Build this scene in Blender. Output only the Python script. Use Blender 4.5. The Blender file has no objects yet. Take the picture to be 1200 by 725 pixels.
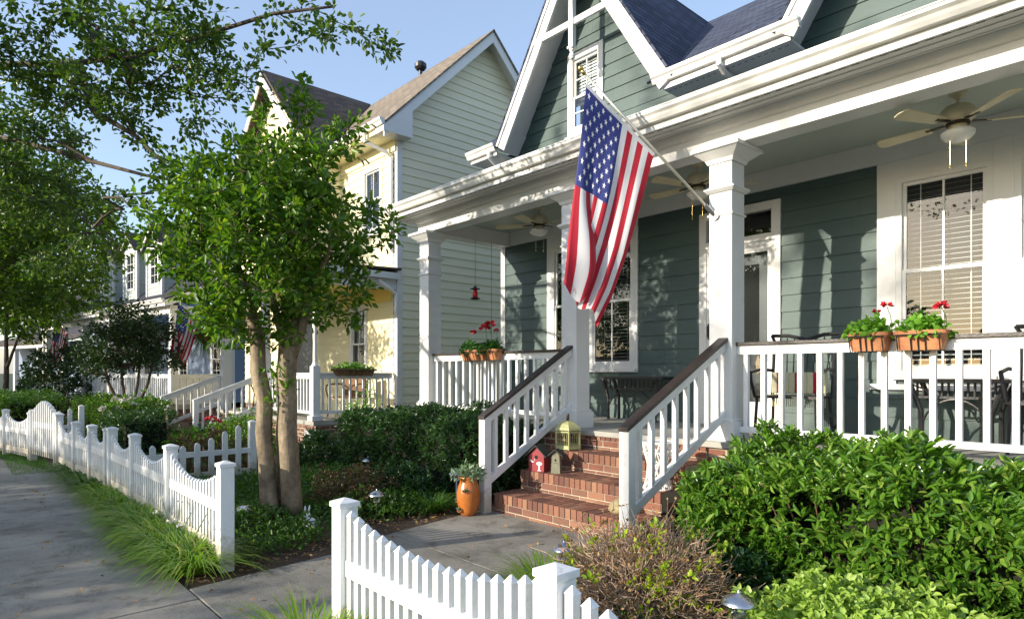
import bpy, math, random
import numpy as np
from mathutils import Vector, Matrix, noise
R = math.radians
random.seed(7)
rng = np.random.default_rng(11)
scene = bpy.context.scene
COL = scene.collection

# ------------------------------------------------------------------ helpers
class MB:
    """collects faces; build() links them as one mesh object"""
    def __init__(s): s.v = []; s.f = []; s.m = []; s.smooth = False
    def quad(s, *p, m=0):
        n = len(s.v); s.v += [tuple(q) for q in p]; s.f.append(tuple(range(n, n + len(p)))); s.m.append(m); return s
    def box(s, x0, x1, y0, y1, z0, z1, m=0):
        n = len(s.v)
        s.v += [(x0,y0,z0),(x1,y0,z0),(x1,y1,z0),(x0,y1,z0),(x0,y0,z1),(x1,y0,z1),(x1,y1,z1),(x0,y1,z1)]
        for q in ((0,3,2,1),(4,5,6,7),(0,1,5,4),(1,2,6,5),(2,3,7,6),(3,0,4,7)):
            s.f.append(tuple(n+i for i in q)); s.m.append(m)
        return s
    def hexa(s, b, t, m=0):
        n = len(s.v); s.v += [tuple(q) for q in b] + [tuple(q) for q in t]; k = len(b)
        s.f.append(tuple(n+i for i in reversed(range(k)))); s.f.append(tuple(n+k+i for i in range(k)))
        s.m += [m, m]
        for i in range(k):
            j = (i+1) % k; s.f.append((n+i, n+j, n+k+j, n+k+i)); s.m.append(m)
        return s
    def bar(s, a, b, w, h, m=0, up=(0,0,1)):
        """rectangular bar from a to b, w wide, h tall"""
        a = Vector(a); b = Vector(b); d = (b-a).normalized(); u = Vector(up)
        if abs(d.dot(u)) > .99: u = Vector((0,1,0))
        r = d.cross(u).normalized(); u = r.cross(d).normalized()
        q = [r*w/2-u*h/2, r*w/2+u*h/2, -r*w/2+u*h/2, -r*w/2-u*h/2]
        return s.hexa([a+k for k in q], [b+k for k in q], m)
    def vbar(s, a, b, w, d, m=0):
        """bar with vertical end cuts: cross-section w (sideways) by d (vertical)"""
        a = Vector(a); b = Vector(b); h = (b-a); h.z = 0; r = h.normalized().cross(Vector((0,0,1)))
        q = [r*w/2, r*w/2+Vector((0,0,d)), -r*w/2+Vector((0,0,d)), -r*w/2]
        return s.hexa([a+k for k in q], [b+k for k in q], m)
    def tube(s, pts, rad, n=8, m=0, cap=True):
        pts = [Vector(p) for p in pts]; rs = rad if isinstance(rad, (list, tuple)) else [rad]*len(pts)
        base = len(s.v); ref = None
        for i, p in enumerate(pts):
            d = (pts[min(i+1, len(pts)-1)] - pts[max(i-1, 0)]).normalized()
            if ref is None: ref = d.orthogonal().normalized()
            ref = (ref - d*ref.dot(d)).normalized(); o = d.cross(ref)
            for k in range(n):
                an = 2*math.pi*k/n; s.v.append(tuple(p + (ref*math.cos(an)+o*math.sin(an))*rs[i]))
        for i in range(len(pts)-1):
            for k in range(n):
                k2 = (k+1) % n
                s.f.append((base+i*n+k, base+i*n+k2, base+(i+1)*n+k2, base+(i+1)*n+k)); s.m.append(m)
        if cap:
            s.f.append(tuple(base+k for k in reversed(range(n)))); s.m.append(m)
            e = base+(len(pts)-1)*n; s.f.append(tuple(e+k for k in range(n))); s.m.append(m)
        return s
    def lathe(s, c, prof, n=20, m=0):
        """prof: (radius, z) pairs round the vertical axis through c"""
        base = len(s.v)
        for r, z in prof:
            for k in range(n):
                an = 2*math.pi*k/n; s.v.append((c[0]+r*math.cos(an), c[1]+r*math.sin(an), c[2]+z))
        for i in range(len(prof)-1):
            for k in range(n):
                k2 = (k+1) % n
                s.f.append((base+i*n+k, base+i*n+k2, base+(i+1)*n+k2, base+(i+1)*n+k)); s.m.append(m)
        s.f.append(tuple(base+k for k in reversed(range(n)))); s.m.append(m)
        e = base+(len(prof)-1)*n; s.f.append(tuple(e+k for k in range(n))); s.m.append(m)
        return s
    def slab(s, pts, t, m=0):
        """polygon pts extruded by t against its normal"""
        P = [Vector(p) for p in pts]; n = (P[1]-P[0]).cross(P[2]-P[0]).normalized()
        return s.hexa([p-n*t for p in P], P, m)
    def build(s, name, mats, parent=None, bevel=0, smooth=False):
        off = Vector((0,0,0)); r = parent
        while r is not None and r.parent is not None: r = r.parent
        if r is not None: off = r.location
        me = bpy.data.meshes.new(name)
        V = np.array(s.v, dtype=np.float32) - np.array(off, dtype=np.float32)
        me.from_pydata(V.tolist(), [], s.f)
        ms = mats if isinstance(mats, (list, tuple)) else [mats]
        for m in ms: me.materials.append(MT[m] if isinstance(m, str) else m)
        if len(ms) > 1: me.polygons.foreach_set('material_index', s.m)
        uv = me.uv_layers.new(name='uv'); dat = np.zeros((len(me.loops), 2), dtype=np.float32)
        for p in me.polygons:
            n = p.normal
            t = Vector((1,0,0)) if abs(n.z) > .98 else Vector((0,0,1)).cross(n).normalized()
            b = n.cross(t)
            for li in p.loop_indices:
                c = me.vertices[me.loops[li].vertex_index].co; dat[li] = (c.dot(t), c.dot(b))
        uv.data.foreach_set('uv', dat.ravel())
        if smooth: me.polygons.foreach_set('use_smooth', [True]*len(me.polygons))
        me.update()
        o = bpy.data.objects.new(name, me); COL.objects.link(o)
        if parent is not None: o.parent = parent
        if bevel:
            bm = o.modifiers.new('bevel', 'BEVEL'); bm.width = bevel; bm.segments = 2; bm.limit_method = 'ANGLE'
        return o

def tag(o, label, cat, group=None):
    o['label'] = label; o['category'] = cat
    if group: o['group'] = group
    return o
def thing(name, label, cat, loc=(0,0,0), rz=0, group=None):
    o = bpy.data.objects.new(name, None); COL.objects.link(o); o.empty_display_size = .2
    o.location = loc; o.rotation_euler = (0,0,rz)
    return tag(o, label, cat, group)
def struct(o, kind='structure'): o['kind'] = kind; return o
def dup(o, parent=None):
    c = o.copy(); COL.objects.link(c)
    if parent is not None: c.parent = parent
    for ch in list(o.children): dup(ch, c)
    return c
def dup_at(root, loc, rz, label, scale=None):
    c = dup(root); c.location = loc; c.rotation_euler = (0,0,rz); c['label'] = label
    if scale: c.scale = (scale,)*3 if not isinstance(scale, tuple) else scale
    return c

# ------------------------------------------------------------------ materials
MT = {}
def nodes(name):
    m = bpy.data.materials.new(name); m.use_nodes = True; nt = m.node_tree; nt.nodes.clear()
    out = nt.nodes.new('ShaderNodeOutputMaterial'); MT[name] = m
    return m, nt, out
def N(nt, t, **kw):
    n = nt.nodes.new(t)
    for k, v in kw.items():
        if k.startswith('i_'): n.inputs[k[2:].replace('_', ' ')].default_value = v
        else: setattr(n, k, v)
    return n
def ramp(nt, fac, stops):
    r = nt.nodes.new('ShaderNodeValToRGB'); nt.links.new(fac, r.inputs[0]); el = r.color_ramp.elements
    while len(el) < len(stops): el.new(.5)
    for e, (p, c) in zip(el, stops): e.position = p; e.color = (*c, 1)
    return r.outputs[0]
def M(name, col, rough=.5, var=.12, scale=4, bump=0, bscale=60, spec=.5, metal=0, stretch=(1,1,1), col2=None, fine=0, stain=0, soil=0):
    m, nt, out = nodes(name)
    b = N(nt, 'ShaderNodeBsdfPrincipled'); b.inputs['Roughness'].default_value = rough; b.inputs['Metallic'].default_value = metal
    b.inputs['Specular IOR Level'].default_value = spec
    tc = N(nt, 'ShaderNodeTexCoord'); mp = N(nt, 'ShaderNodeMapping'); mp.inputs['Scale'].default_value = stretch
    nt.links.new(tc.outputs['Object'], mp.inputs[0])
    nz = N(nt, 'ShaderNodeTexNoise'); nz.inputs['Scale'].default_value = scale; nz.inputs['Detail'].default_value = 6; nz.inputs['Roughness'].default_value = .65
    nt.links.new(mp.outputs[0], nz.inputs['Vector'])
    lo = tuple(c*(1-var) for c in col); hi = col2 or tuple(min(1, c*(1+var*.6)) for c in col)
    c = ramp(nt, nz.outputs[0], [(.3, lo), (.68, hi)])
    if fine:
        n3 = N(nt, 'ShaderNodeTexNoise'); n3.inputs['Scale'].default_value = bscale; n3.inputs['Detail'].default_value = 3
        nt.links.new(tc.outputs['Object'], n3.inputs['Vector'])
        mx = N(nt, 'ShaderNodeMixRGB', blend_type='MULTIPLY'); mx.inputs[0].default_value = 1
        g = ramp(nt, n3.outputs[0], [(.35, (1-fine,)*3), (.65, (1,)*3)])
        nt.links.new(c, mx.inputs[1]); nt.links.new(g, mx.inputs[2]); c = mx.outputs[0]
    if stain:
        n4 = N(nt, 'ShaderNodeTexNoise'); n4.inputs['Scale'].default_value = 3.1; n4.inputs['Detail'].default_value = 9; n4.inputs['Roughness'].default_value = .75; n4.inputs['Distortion'].default_value = .6
        nt.links.new(tc.outputs['Object'], n4.inputs['Vector'])
        g = ramp(nt, n4.outputs[0], [(.38, (1-stain, 1-stain*1.05, 1-stain*1.1)), (.50, (1,)*3)])
        v4 = N(nt, 'ShaderNodeTexVoronoi'); v4.feature = 'F1'; v4.inputs['Scale'].default_value = 9; nt.links.new(tc.outputs['Object'], v4.inputs['Vector'])
        g2 = ramp(nt, v4.outputs['Distance'], [(.035, (.45,.42,.4)), (.06, (1,)*3)])
        for q in (g, g2):
            mx = N(nt, 'ShaderNodeMixRGB', blend_type='MULTIPLY'); mx.inputs[0].default_value = 1; nt.links.new(c, mx.inputs[1]); nt.links.new(q, mx.inputs[2]); c = mx.outputs[0]
    if soil:
        sx = N(nt, 'ShaderNodeSeparateXYZ'); nt.links.new(tc.outputs['Object'], sx.inputs[0]); n5 = N(nt, 'ShaderNodeTexNoise'); n5.inputs['Scale'].default_value = 22; n5.inputs['Detail'].default_value = 6
        nt.links.new(tc.outputs['Object'], n5.inputs['Vector'])
        ma = N(nt, 'ShaderNodeMath', operation='MULTIPLY_ADD'); ma.inputs[1].default_value = -.35; nt.links.new(n5.outputs[0], ma.inputs[0]); nt.links.new(sx.outputs[2], ma.inputs[2])
        g = ramp(nt, ma.outputs[0], [(0, (.62,.55,.42)), (.10, (1,1,1))]); g3 = ramp(nt, n5.outputs[0], [(.26, (.72,.72,.66)), (.36, (1,1,1))])
        for q in (g, g3):
            mx = N(nt, 'ShaderNodeMixRGB', blend_type='MULTIPLY'); mx.inputs[0].default_value = soil; nt.links.new(c, mx.inputs[1]); nt.links.new(q, mx.inputs[2]); c = mx.outputs[0]
    nt.links.new(c, b.inputs['Base Color'])
    if bump:
        n2 = N(nt, 'ShaderNodeTexNoise'); n2.inputs['Scale'].default_value = bscale; n2.inputs['Detail'].default_value = 4
        nt.links.new(mp.outputs[0], n2.inputs['Vector'])
        bp = N(nt, 'ShaderNodeBump'); bp.inputs['Strength'].default_value = bump; bp.inputs['Distance'].default_value = .01
        nt.links.new(n2.outputs[0], bp.inputs['Height']); nt.links.new(bp.outputs[0], b.inputs['Normal'])
    nt.links.new(b.outputs[0], out.inputs[0]); return m
def leafm(name, cols, rough=.4, trans=.32, spec=.5, tcol=1.5):
    """cols: colours spread over the leaves, one per leaf at random"""
    m, nt, out = nodes(name)
    g = N(nt, 'ShaderNodeNewGeometry')
    k = len(cols); c = ramp(nt, g.outputs['Random Per Island'], [(i/(k-1), q) for i, q in enumerate(cols)])
    b = N(nt, 'ShaderNodeBsdfPrincipled'); b.inputs['Roughness'].default_value = rough; b.inputs['Specular IOR Level'].default_value = spec
    nt.links.new(c, b.inputs['Base Color'])
    t = N(nt, 'ShaderNodeBsdfTranslucent')
    mc = N(nt, 'ShaderNodeMixRGB', blend_type='MULTIPLY'); mc.inputs[0].default_value = 1; mc.inputs[2].default_value = (tcol*1.15, tcol*1.2, tcol*.5, 1)
    nt.links.new(c, mc.inputs[1]); nt.links.new(mc.outputs[0], t.inputs[0])
    mx = N(nt, 'ShaderNodeMixShader'); mx.inputs[0].default_value = trans
    nt.links.new(b.outputs[0], mx.inputs[1]); nt.links.new(t.outputs[0], mx.inputs[2]); nt.links.new(mx.outputs[0], out.inputs[0])
    return m
def islandm(name, cols, rough=.8, bump=.3, bscale=90):
    m, nt, out = nodes(name)
    g = N(nt, 'ShaderNodeNewGeometry'); k = len(cols)
    c = ramp(nt, g.outputs['Random Per Island'], [(i/(k-1), q) for i, q in enumerate(cols)])
    tc = N(nt, 'ShaderNodeTexCoord'); n2 = N(nt, 'ShaderNodeTexNoise'); n2.inputs['Scale'].default_value = bscale; n2.inputs['Detail'].default_value = 5
    nt.links.new(tc.outputs['Object'], n2.inputs['Vector'])
    mx = N(nt, 'ShaderNodeMixRGB', blend_type='MULTIPLY'); mx.inputs[0].default_value = .8
    gr = ramp(nt, n2.outputs[0], [(.3, (.6,.6,.6)), (.6, (1,1,1))]); nt.links.new(c, mx.inputs[1]); nt.links.new(gr, mx.inputs[2])
    b = N(nt, 'ShaderNodeBsdfPrincipled'); b.inputs['Roughness'].default_value = rough
    nt.links.new(mx.outputs[0], b.inputs['Base Color'])
    bp = N(nt, 'ShaderNodeBump'); bp.inputs['Strength'].default_value = bump; bp.inputs['Distance'].default_value = .004
    nt.links.new(n2.outputs[0], bp.inputs['Height']); nt.links.new(bp.outputs[0], b.inputs['Normal'])
    nt.links.new(b.outputs[0], out.inputs[0]); return m
def brickm(name, c1, c2, mortar, bw, bh, mort, rough=.85, bump=.5, offset=.5):
    m, nt, out = nodes(name)
    tc = N(nt, 'ShaderNodeTexCoord'); br = N(nt, 'ShaderNodeTexBrick')
    br.inputs['Scale'].default_value = 1; br.inputs['Brick Width'].default_value = bw; br.inputs['Row Height'].default_value = bh
    br.inputs['Mortar Size'].default_value = mort; br.inputs['Mortar Smooth'].default_value = .1; br.offset = offset
    br.inputs['Color1'].default_value = (*c1,1); br.inputs['Color2'].default_value = (*c2,1); br.inputs['Mortar'].default_value = (*mortar,1)
    nt.links.new(tc.outputs['UV'], br.inputs[0])
    nz = N(nt, 'ShaderNodeTexNoise'); nz.inputs['Scale'].default_value = 14; nz.inputs['Detail'].default_value = 8; nz.inputs['Roughness'].default_value = .7
    nt.links.new(tc.outputs['Object'], nz.inputs['Vector'])
    mx = N(nt, 'ShaderNodeMixRGB', blend_type='MULTIPLY'); mx.inputs[0].default_value = .8
    gr = ramp(nt, nz.outputs[0], [(.3, (.55,.55,.55)), (.65, (1.0,1.0,1.0))]); nt.links.new(br.outputs[0], mx.inputs[1]); nt.links.new(gr, mx.inputs[2])
    b = N(nt, 'ShaderNodeBsdfPrincipled'); b.inputs['Roughness'].default_value = rough
    nt.links.new(mx.outputs[0], b.inputs['Base Color'])
    bp = N(nt, 'ShaderNodeBump'); bp.inputs['Strength'].default_value = bump; bp.inputs['Distance'].default_value = .008; bp.invert = True
    nt.links.new(br.outputs['Fac'], bp.inputs['Height']); nt.links.new(bp.outputs[0], b.inputs['Normal'])
    nt.links.new(b.outputs[0], out.inputs[0]); return m
def glassm(name, tint=(.9,.95,.95), ior=1.5):
    m, nt, out = nodes(name)
    f = N(nt, 'ShaderNodeFresnel'); f.inputs[0].default_value = ior
    a = N(nt, 'ShaderNodeMath', operation='MULTIPLY_ADD'); a.inputs[1].default_value = 1.3; a.inputs[2].default_value = .03; a.use_clamp = True
    nt.links.new(f.outputs[0], a.inputs[0])
    t = N(nt, 'ShaderNodeBsdfTransparent'); t.inputs[0].default_value = (*tint,1)
    g = N(nt, 'ShaderNodeBsdfGlossy'); g.inputs['Roughness'].default_value = .015
    mx = N(nt, 'ShaderNodeMixShader'); nt.links.new(a.outputs[0], mx.inputs[0]); nt.links.new(t.outputs[0], mx.inputs[1]); nt.links.new(g.outputs[0], mx.inputs[2])
    nt.links.new(mx.outputs[0], out.inputs[0]); return m
def clothm(name, col, trans=.35):
    m, nt, out = nodes(name)
    b = N(nt, 'ShaderNodeBsdfPrincipled'); b.inputs['Roughness'].default_value = .7; b.inputs['Base Color'].default_value = (*col,1)
    b.inputs['Sheen Weight'].default_value = .15
    t = N(nt, 'ShaderNodeBsdfTranslucent'); t.inputs[0].default_value = (*col,1)
    mx = N(nt, 'ShaderNodeMixShader'); mx.inputs[0].default_value = trans
    nt.links.new(b.outputs[0], mx.inputs[1]); nt.links.new(t.outputs[0], mx.inputs[2]); nt.links.new(mx.outputs[0], out.inputs[0]); return m

M('white_paint', (.74,.74,.73), .42, .05, 3, .12, 120, fine=.05)
M('white_vinyl', (.78,.79,.79), .35, .07, 6, .08, 80, fine=.06, soil=.8)
M('white_weathered', (.76,.76,.73), .5, .16, 5, .15, 90, fine=.08)
M('gutter_white', (.78,.77,.73), .3, .13, 7, .0, 60, stretch=(.4,1,1))
M('green_siding', (.060,.103,.097), .5, .14, 2.5, .25, 130, stretch=(.25,1,3), fine=.08)
M('cream_siding', (.80,.75,.55), .55, .07, 2.2, .2, 120, stretch=(1,.3,3), fine=.05)
M('yellow_paint_bounce', (.85,.66,.20), .55, .06, 2.2, .1, 120)
M('cream_front', (.84,.77,.50), .55, .06, 2.2, .1, 120, stretch=(.3,1,3))
M('blue_siding', (.17,.24,.36), .55, .1, 2.2, .2, 120, stretch=(.3,1,3))
M('grey_siding', (.42,.47,.44), .55, .08, 2.2, .2, 120, stretch=(.3,1,3))
M('tan_siding', (.50,.46,.36), .55, .08, 2.2, .2, 120, stretch=(.3,1,3))
M('ceiling_paint', (.43,.49,.44), .5, .05, 2, .05, 50)
M('dark_cap', (.036,.027,.025), .42, .25, 7, .3, 60, stretch=(1,1,1))
M('concrete', (.29,.275,.242), .85, .42, .9, .6, 160, fine=.35, col2=(.385,.36,.31), stain=.4)
M('porch_concrete', (.40,.39,.35), .8, .15, 2, .3, 140, fine=.12)
M('asphalt', (.055,.055,.058), .9, .2, 2, .6, 150, fine=.4)
M('mulch', (.085,.052,.032), .95, .55, 26, 1.0, 90, col2=(.16,.10,.06), fine=.5)
M('lawn_soil', (.05,.075,.025), .95, .4, 12, .8, 90, fine=.5)
M('mortar', (.42,.36,.27), .95, .15, 20, .4, 200)
M('dark_metal', (.018,.018,.02), .4, .2, 20, .1, 80)
M('bronze_metal', (.06,.045,.03), .4, .2, 20, .1, 80, metal=.6)
M('steel', (.55,.55,.55), .28, .12, 30, .05, 80, metal=1)
M('blue_steel', (.16,.20,.30), .3, .12, 30, .05, 80, metal=.5)
M('aluminium_pole', (.62,.60,.52), .33, .08, 15, .05, 80, metal=.6)
M('brass', (.70,.5,.18), .3, .1, 15, .05, 80, metal=1)
M('fan_cream', (.66,.60,.44), .4, .06, 5, 0)
M('fan_blade', (.60,.53,.34), .45, .12, 5, .1, 60, stretch=(1,1,1))
M('terracotta', (.46,.17,.07), .8, .25, 9, .25, 60, fine=.15, col2=(.55,.24,.11))
M('orange_glaze', (.46,.145,.03), .28, .22, 8, .1, 40)
M('red_paint', (.27,.018,.03), .5, .2, 18, .2, 60)
M('grey_wood', (.19,.185,.13), .8, .3, 18, .4, 60, stretch=(1,1,.2))
M('cage_paint', (.42,.42,.20), .5, .2, 20, .1, 60)
M('bird_roof', (.04,.04,.036), .7, .3, 20, .3, 60)
M('stone', (.30,.25,.14), .85, .35, 15, .5, 50)
M('white_ceramic', (.78,.78,.76), .3, .08, 15, 0)
M('crepe_bark', (.27,.19,.115), .65, .45, 6, .7, 26, stretch=(1,1,.25), col2=(.43,.33,.21), fine=.3, stain=.35)
M('bark', (.085,.065,.045), .9, .4, 12, 1, 40, stretch=(1,1,.3))
M('twig', (.13,.075,.045), .85, .35, 20, .5, 60)
M('twig_pale', (.40,.28,.20), .85, .4, 20, .5, 60)
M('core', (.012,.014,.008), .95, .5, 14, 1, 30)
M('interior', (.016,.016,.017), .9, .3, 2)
M('blind', (.80,.80,.79), .5, .05, 3)
M('blind_dark', (.20,.21,.21), .5, .1, 3)
M('curtain', (.25,.25,.28), .8, .1, 3)
M('wicker', (.22,.12,.06), .8, .35, 40, .5, 90)
M('cushion', (.62,.60,.40), .9, .05, 20)
M('cushion_red', (.42,.02,.05), .9, .08, 20)
M('sugar_water', (.60,.01,.015), .2, .1, 20)
M('petal_red', (.55,.012,.03), .55, .25, 50)
M('petal_white', (.75,.72,.62), .55, .15, 50)
M('petal_yellow', (.7,.45,.05), .55, .15, 50)
M('slate_blue_door', (.07,.075,.085), .35, .1, 3)
glassm('glass'); 
clothm('flag_red', (.50,.012,.035)); clothm('flag_white', (.78,.78,.80)); clothm('flag_blue', (.022,.035,.20), .2)
clothm('flag_star', (.80,.80,.82), .1)
islandm('brick', [(.17,.062,.042), (.27,.11,.068), (.11,.046,.038), (.33,.17,.10), (.21,.078,.05), (.07,.038,.036), (.29,.13,.078), (.19,.088,.062), (.25,.10,.058)])
brickm('brick_wall', (.27,.10,.06), (.17,.075,.055), (.42,.36,.28), .21, .075, .011)
brickm('shingle_blue', (.085,.105,.17), (.035,.045,.085), (.010,.012,.022), .30, .13, .012, .9, .8)
brickm('shingle_tan', (.32,.265,.20), (.19,.155,.12), (.12,.09,.07), .30, .13, .010, .9, .6)
brickm('shingle_brown_and_shade', (.15,.115,.09), (.07,.055,.05), (.04,.03,.025), .30, .13, .010, .9, .6)
brickm('shingle_dark', (.045,.045,.06), (.03,.03,.042), (.012,.012,.02), .30, .13, .010, .9, .6)
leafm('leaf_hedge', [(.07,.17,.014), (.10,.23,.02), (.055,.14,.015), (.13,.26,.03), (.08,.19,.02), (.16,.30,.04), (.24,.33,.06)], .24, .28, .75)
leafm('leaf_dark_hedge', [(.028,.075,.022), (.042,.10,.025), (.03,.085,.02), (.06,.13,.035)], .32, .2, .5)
leafm('leaf_crepe', [(.05,.125,.012), (.075,.175,.016), (.06,.14,.014), (.15,.27,.02), (.06,.135,.015), (.22,.33,.03)], .38, .38, .45)
leafm('leaf_oak', [(.04,.10,.014), (.03,.085,.016), (.065,.14,.018), (.10,.19,.02)], .4, .38)
leafm('leaf_oak_dark', [(.035,.085,.014), (.045,.10,.016), (.07,.13,.018), (.11,.18,.025)], .4, .35)
leafm('leaf_far', [(.06,.12,.012), (.08,.16,.015), (.04,.09,.014), (.14,.22,.02)], .45, .42)
leafm('leaf_maple', [(.022,.055,.014), (.035,.075,.016), (.025,.06,.02)], .45, .2)
leafm('leaf_lime', [(.26,.40,.05), (.34,.48,.09), (.20,.33,.05), (.40,.52,.14)], .45, .3)
leafm('leaf_new', [(.28,.40,.02), (.36,.46,.03), (.20,.34,.02)], .45, .35)
leafm('leaf_brown', [(.20,.12,.06), (.34,.19,.07), (.16,.10,.06), (.38,.25,.11)], .7, .2)
leafm('leaf_plum', [(.10,.05,.04), (.14,.07,.04), (.07,.10,.03), (.15,.10,.04)], .5, .25)
leafm('leaf_geranium', [(.10,.26,.02), (.14,.33,.03), (.20,.40,.05)], .5, .3)
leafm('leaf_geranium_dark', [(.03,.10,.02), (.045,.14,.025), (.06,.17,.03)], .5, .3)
leafm('leaf_grey', [(.16,.24,.15), (.20,.28,.18), (.12,.2,.12)], .6, .2)
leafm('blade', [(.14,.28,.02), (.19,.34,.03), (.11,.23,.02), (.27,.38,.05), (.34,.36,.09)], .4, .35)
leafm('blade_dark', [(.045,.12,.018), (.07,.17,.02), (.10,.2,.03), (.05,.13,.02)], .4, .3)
leafm('grass', [(.05,.12,.02), (.07,.17,.02), (.09,.19,.03)], .5, .3)
leafm('cover', [(.055,.13,.018), (.08,.18,.02), (.04,.10,.018), (.12,.22,.03)], .45, .3)
leafm('fern', [(.08,.15,.02), (.11,.19,.03), (.06,.12,.02)], .5, .3)

# ------------------------------------------------------------------ foliage
def unit(a): return a/np.maximum(np.linalg.norm(a, axis=-1, keepdims=True), 1e-9)
def leaf_obj(name, P, D, L, W, mat, parent=None, fold=.22, up=.8, sil=(.38,.78), curl=.12):
    """one leaf (two folded quads) at each point P along direction D"""
    n = len(P); P = np.asarray(P, float); D = unit(np.asarray(D, float))
    L = np.broadcast_to(np.asarray(L, float), (n,)).copy()*rng.uniform(.7, 1.2, n); Wd = L*W
    U = rng.normal(size=(n,3))*(1-up*.6) + np.array([0,0,1.0])*up
    S = unit(np.cross(D, U)); Nn = unit(np.cross(S, D))
    Lc = L[:,None]; Wc = Wd[:,None]
    b = P; t = P + D*Lc - Nn*Lc*curl
    def side(sg, k, w): return P + D*Lc*k + S*Wc*.5*w*sg + Nn*(Wc*fold*.5 + Lc*.04*(1-k))
    l1 = side(1, sil[0], 1.0); l2 = side(1, sil[1], .62); r1 = side(-1, sil[0], 1.0); r2 = side(-1, sil[1], .62)
    V = np.stack([b, l1, l2, t, r2, r1], 1).reshape(-1,3)
    off = np.zeros(3); r = parent
    while r is not None and r.parent is not None: r = r.parent
    if r is not None: off = np.array(r.location)
    V = V - off
    base = (np.arange(n)*6)[:,None]
    F = np.concatenate([base+np.array([[0,1,2,3]]), base+np.array([[0,3,4,5]])], 1).reshape(-1)
    me = bpy.data.meshes.new(name); me.vertices.add(len(V)); me.vertices.foreach_set('co', V.astype(np.float32).ravel())
    me.loops.add(len(F)); me.loops.foreach_set('vertex_index', F.astype(np.int32))
    me.polygons.add(2*n); me.polygons.foreach_set('loop_start', np.arange(0, len(F), 4, dtype=np.int32))
    me.polygons.foreach_set('loop_total', np.full(2*n, 4, dtype=np.int32))
    me.materials.append(MT[mat]); me.update(calc_edges=True); me.validate()
    o = bpy.data.objects.new(name, me); COL.objects.link(o)
    if parent is not None: o.parent = parent
    return o
def blades_obj(name, P, D, L, W, droop, mat, parent=None, seg=4):
    """arching strap leaves from P along D"""
    n = len(P); P = np.asarray(P, float); D = unit(np.asarray(D, float)); L = np.broadcast_to(L, (n,))*rng.uniform(.6, 1.15, n)
    H = D.copy(); H[:,2] = 0; H = unit(H + 1e-4); S = np.stack([-H[:,1], H[:,0], np.zeros(n)], 1)
    rows = []
    for k in range(seg+1):
        t = k/seg
        c = P + D*(L*t)[:,None] + H*(L*droop*.5*t*t)[:,None] - np.array([0,0,1.0])*(L*droop*t**2.4)[:,None]
        w = W*(1-t**1.6)*.5 + .0006
        rows += [c - S*w, c + S*w]
    V = np.stack(rows, 1).reshape(-1,3); off = np.zeros(3); r = parent
    while r is not None and r.parent is not None: r = r.parent
    if r is not None: off = np.array(r.location)
    V = V - off; k = 2*(seg+1); base = (np.arange(n)*k)[:,None]
    F = np.concatenate([base+np.array([[2*i, 2*i+1, 2*i+3, 2*i+2]]) for i in range(seg)], 1).reshape(-1)
    me = bpy.data.meshes.new(name); me.vertices.add(len(V)); me.vertices.foreach_set('co', V.astype(np.float32).ravel())
    me.loops.add(len(F)); me.loops.foreach_set('vertex_index', F.astype(np.int32)); q = len(F)//4
    me.polygons.add(q); me.polygons.foreach_set('loop_start', np.arange(0, len(F), 4, dtype=np.int32))
    me.polygons.foreach_set('loop_total', np.full(q, 4, dtype=np.int32))
    me.materials.append(MT[mat]); me.update(calc_edges=True); me.validate()
    o = bpy.data.objects.new(name, me); COL.objects.link(o)
    if parent is not None: o.parent = parent
    return o

def tree(root, stems, targets, step=.35, tip=.006, pipe=.55, bark='bark', n=7, wob=.05):
    """stems: list of [(x,y,z), ...] trunks; targets: (k,3) twig ends; returns twig segments"""
    pts = []; par = []; fixed = []
    for st in stems:
        prev = -1
        for i, p in enumerate(st):
            pts.append(np.array(p, float)); par.append(prev); prev = len(pts)-1; fixed.append(True)
    nst = len(pts); start = set()
    T = np.asarray(targets); c0 = pts[nst-1]
    order = np.argsort(np.linalg.norm(T - np.mean([s[-1] for s in stems], 0), axis=1))
    A = list(pts)
    low = {0}
    k = 0
    for st in stems: low.add(k); k += len(st)
    for ti in order:
        t = T[ti]; arr = np.array(A); d = np.linalg.norm(arr - t, axis=1)
        # favour joining from below and from further in
        d = d + np.maximum(0, arr[:,2]-t[2])*1.2
        for l in low: d[l] = 1e9
        j = int(np.argmin(d)); p = A[j]; L = np.linalg.norm(t-p); m = max(1, int(L/step))
        for q in range(1, m+1):
            f = q/m; x = p + (t-p)*f + np.array([0,0,1])*math.sin(f*math.pi)*L*.06
            if q < m: x = x + rng.normal(size=3)*wob*step
            A.append(x); par.append(j); j = len(A)-1
    cnt = np.zeros(len(A)); kids = [[] for _ in A]
    for i in range(len(A)-1, -1, -1):
        if not kids[i]: cnt[i] = max(cnt[i], 1)
        if par[i] >= 0: cnt[par[i]] += cnt[i]; kids[par[i]].append(i)
    rad = tip*cnt**pipe
    return A, par, rad, kids, nst
def tree_mesh(mb, A, par, rad, nst, nside=6):
    for i in range(nst, len(A)):
        j = par[i]
        mb.tube([A[j], A[i]], [min(rad[j], rad[i]*1.5), rad[i]], nside if rad[i] > .012 else 4, cap=False)
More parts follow.
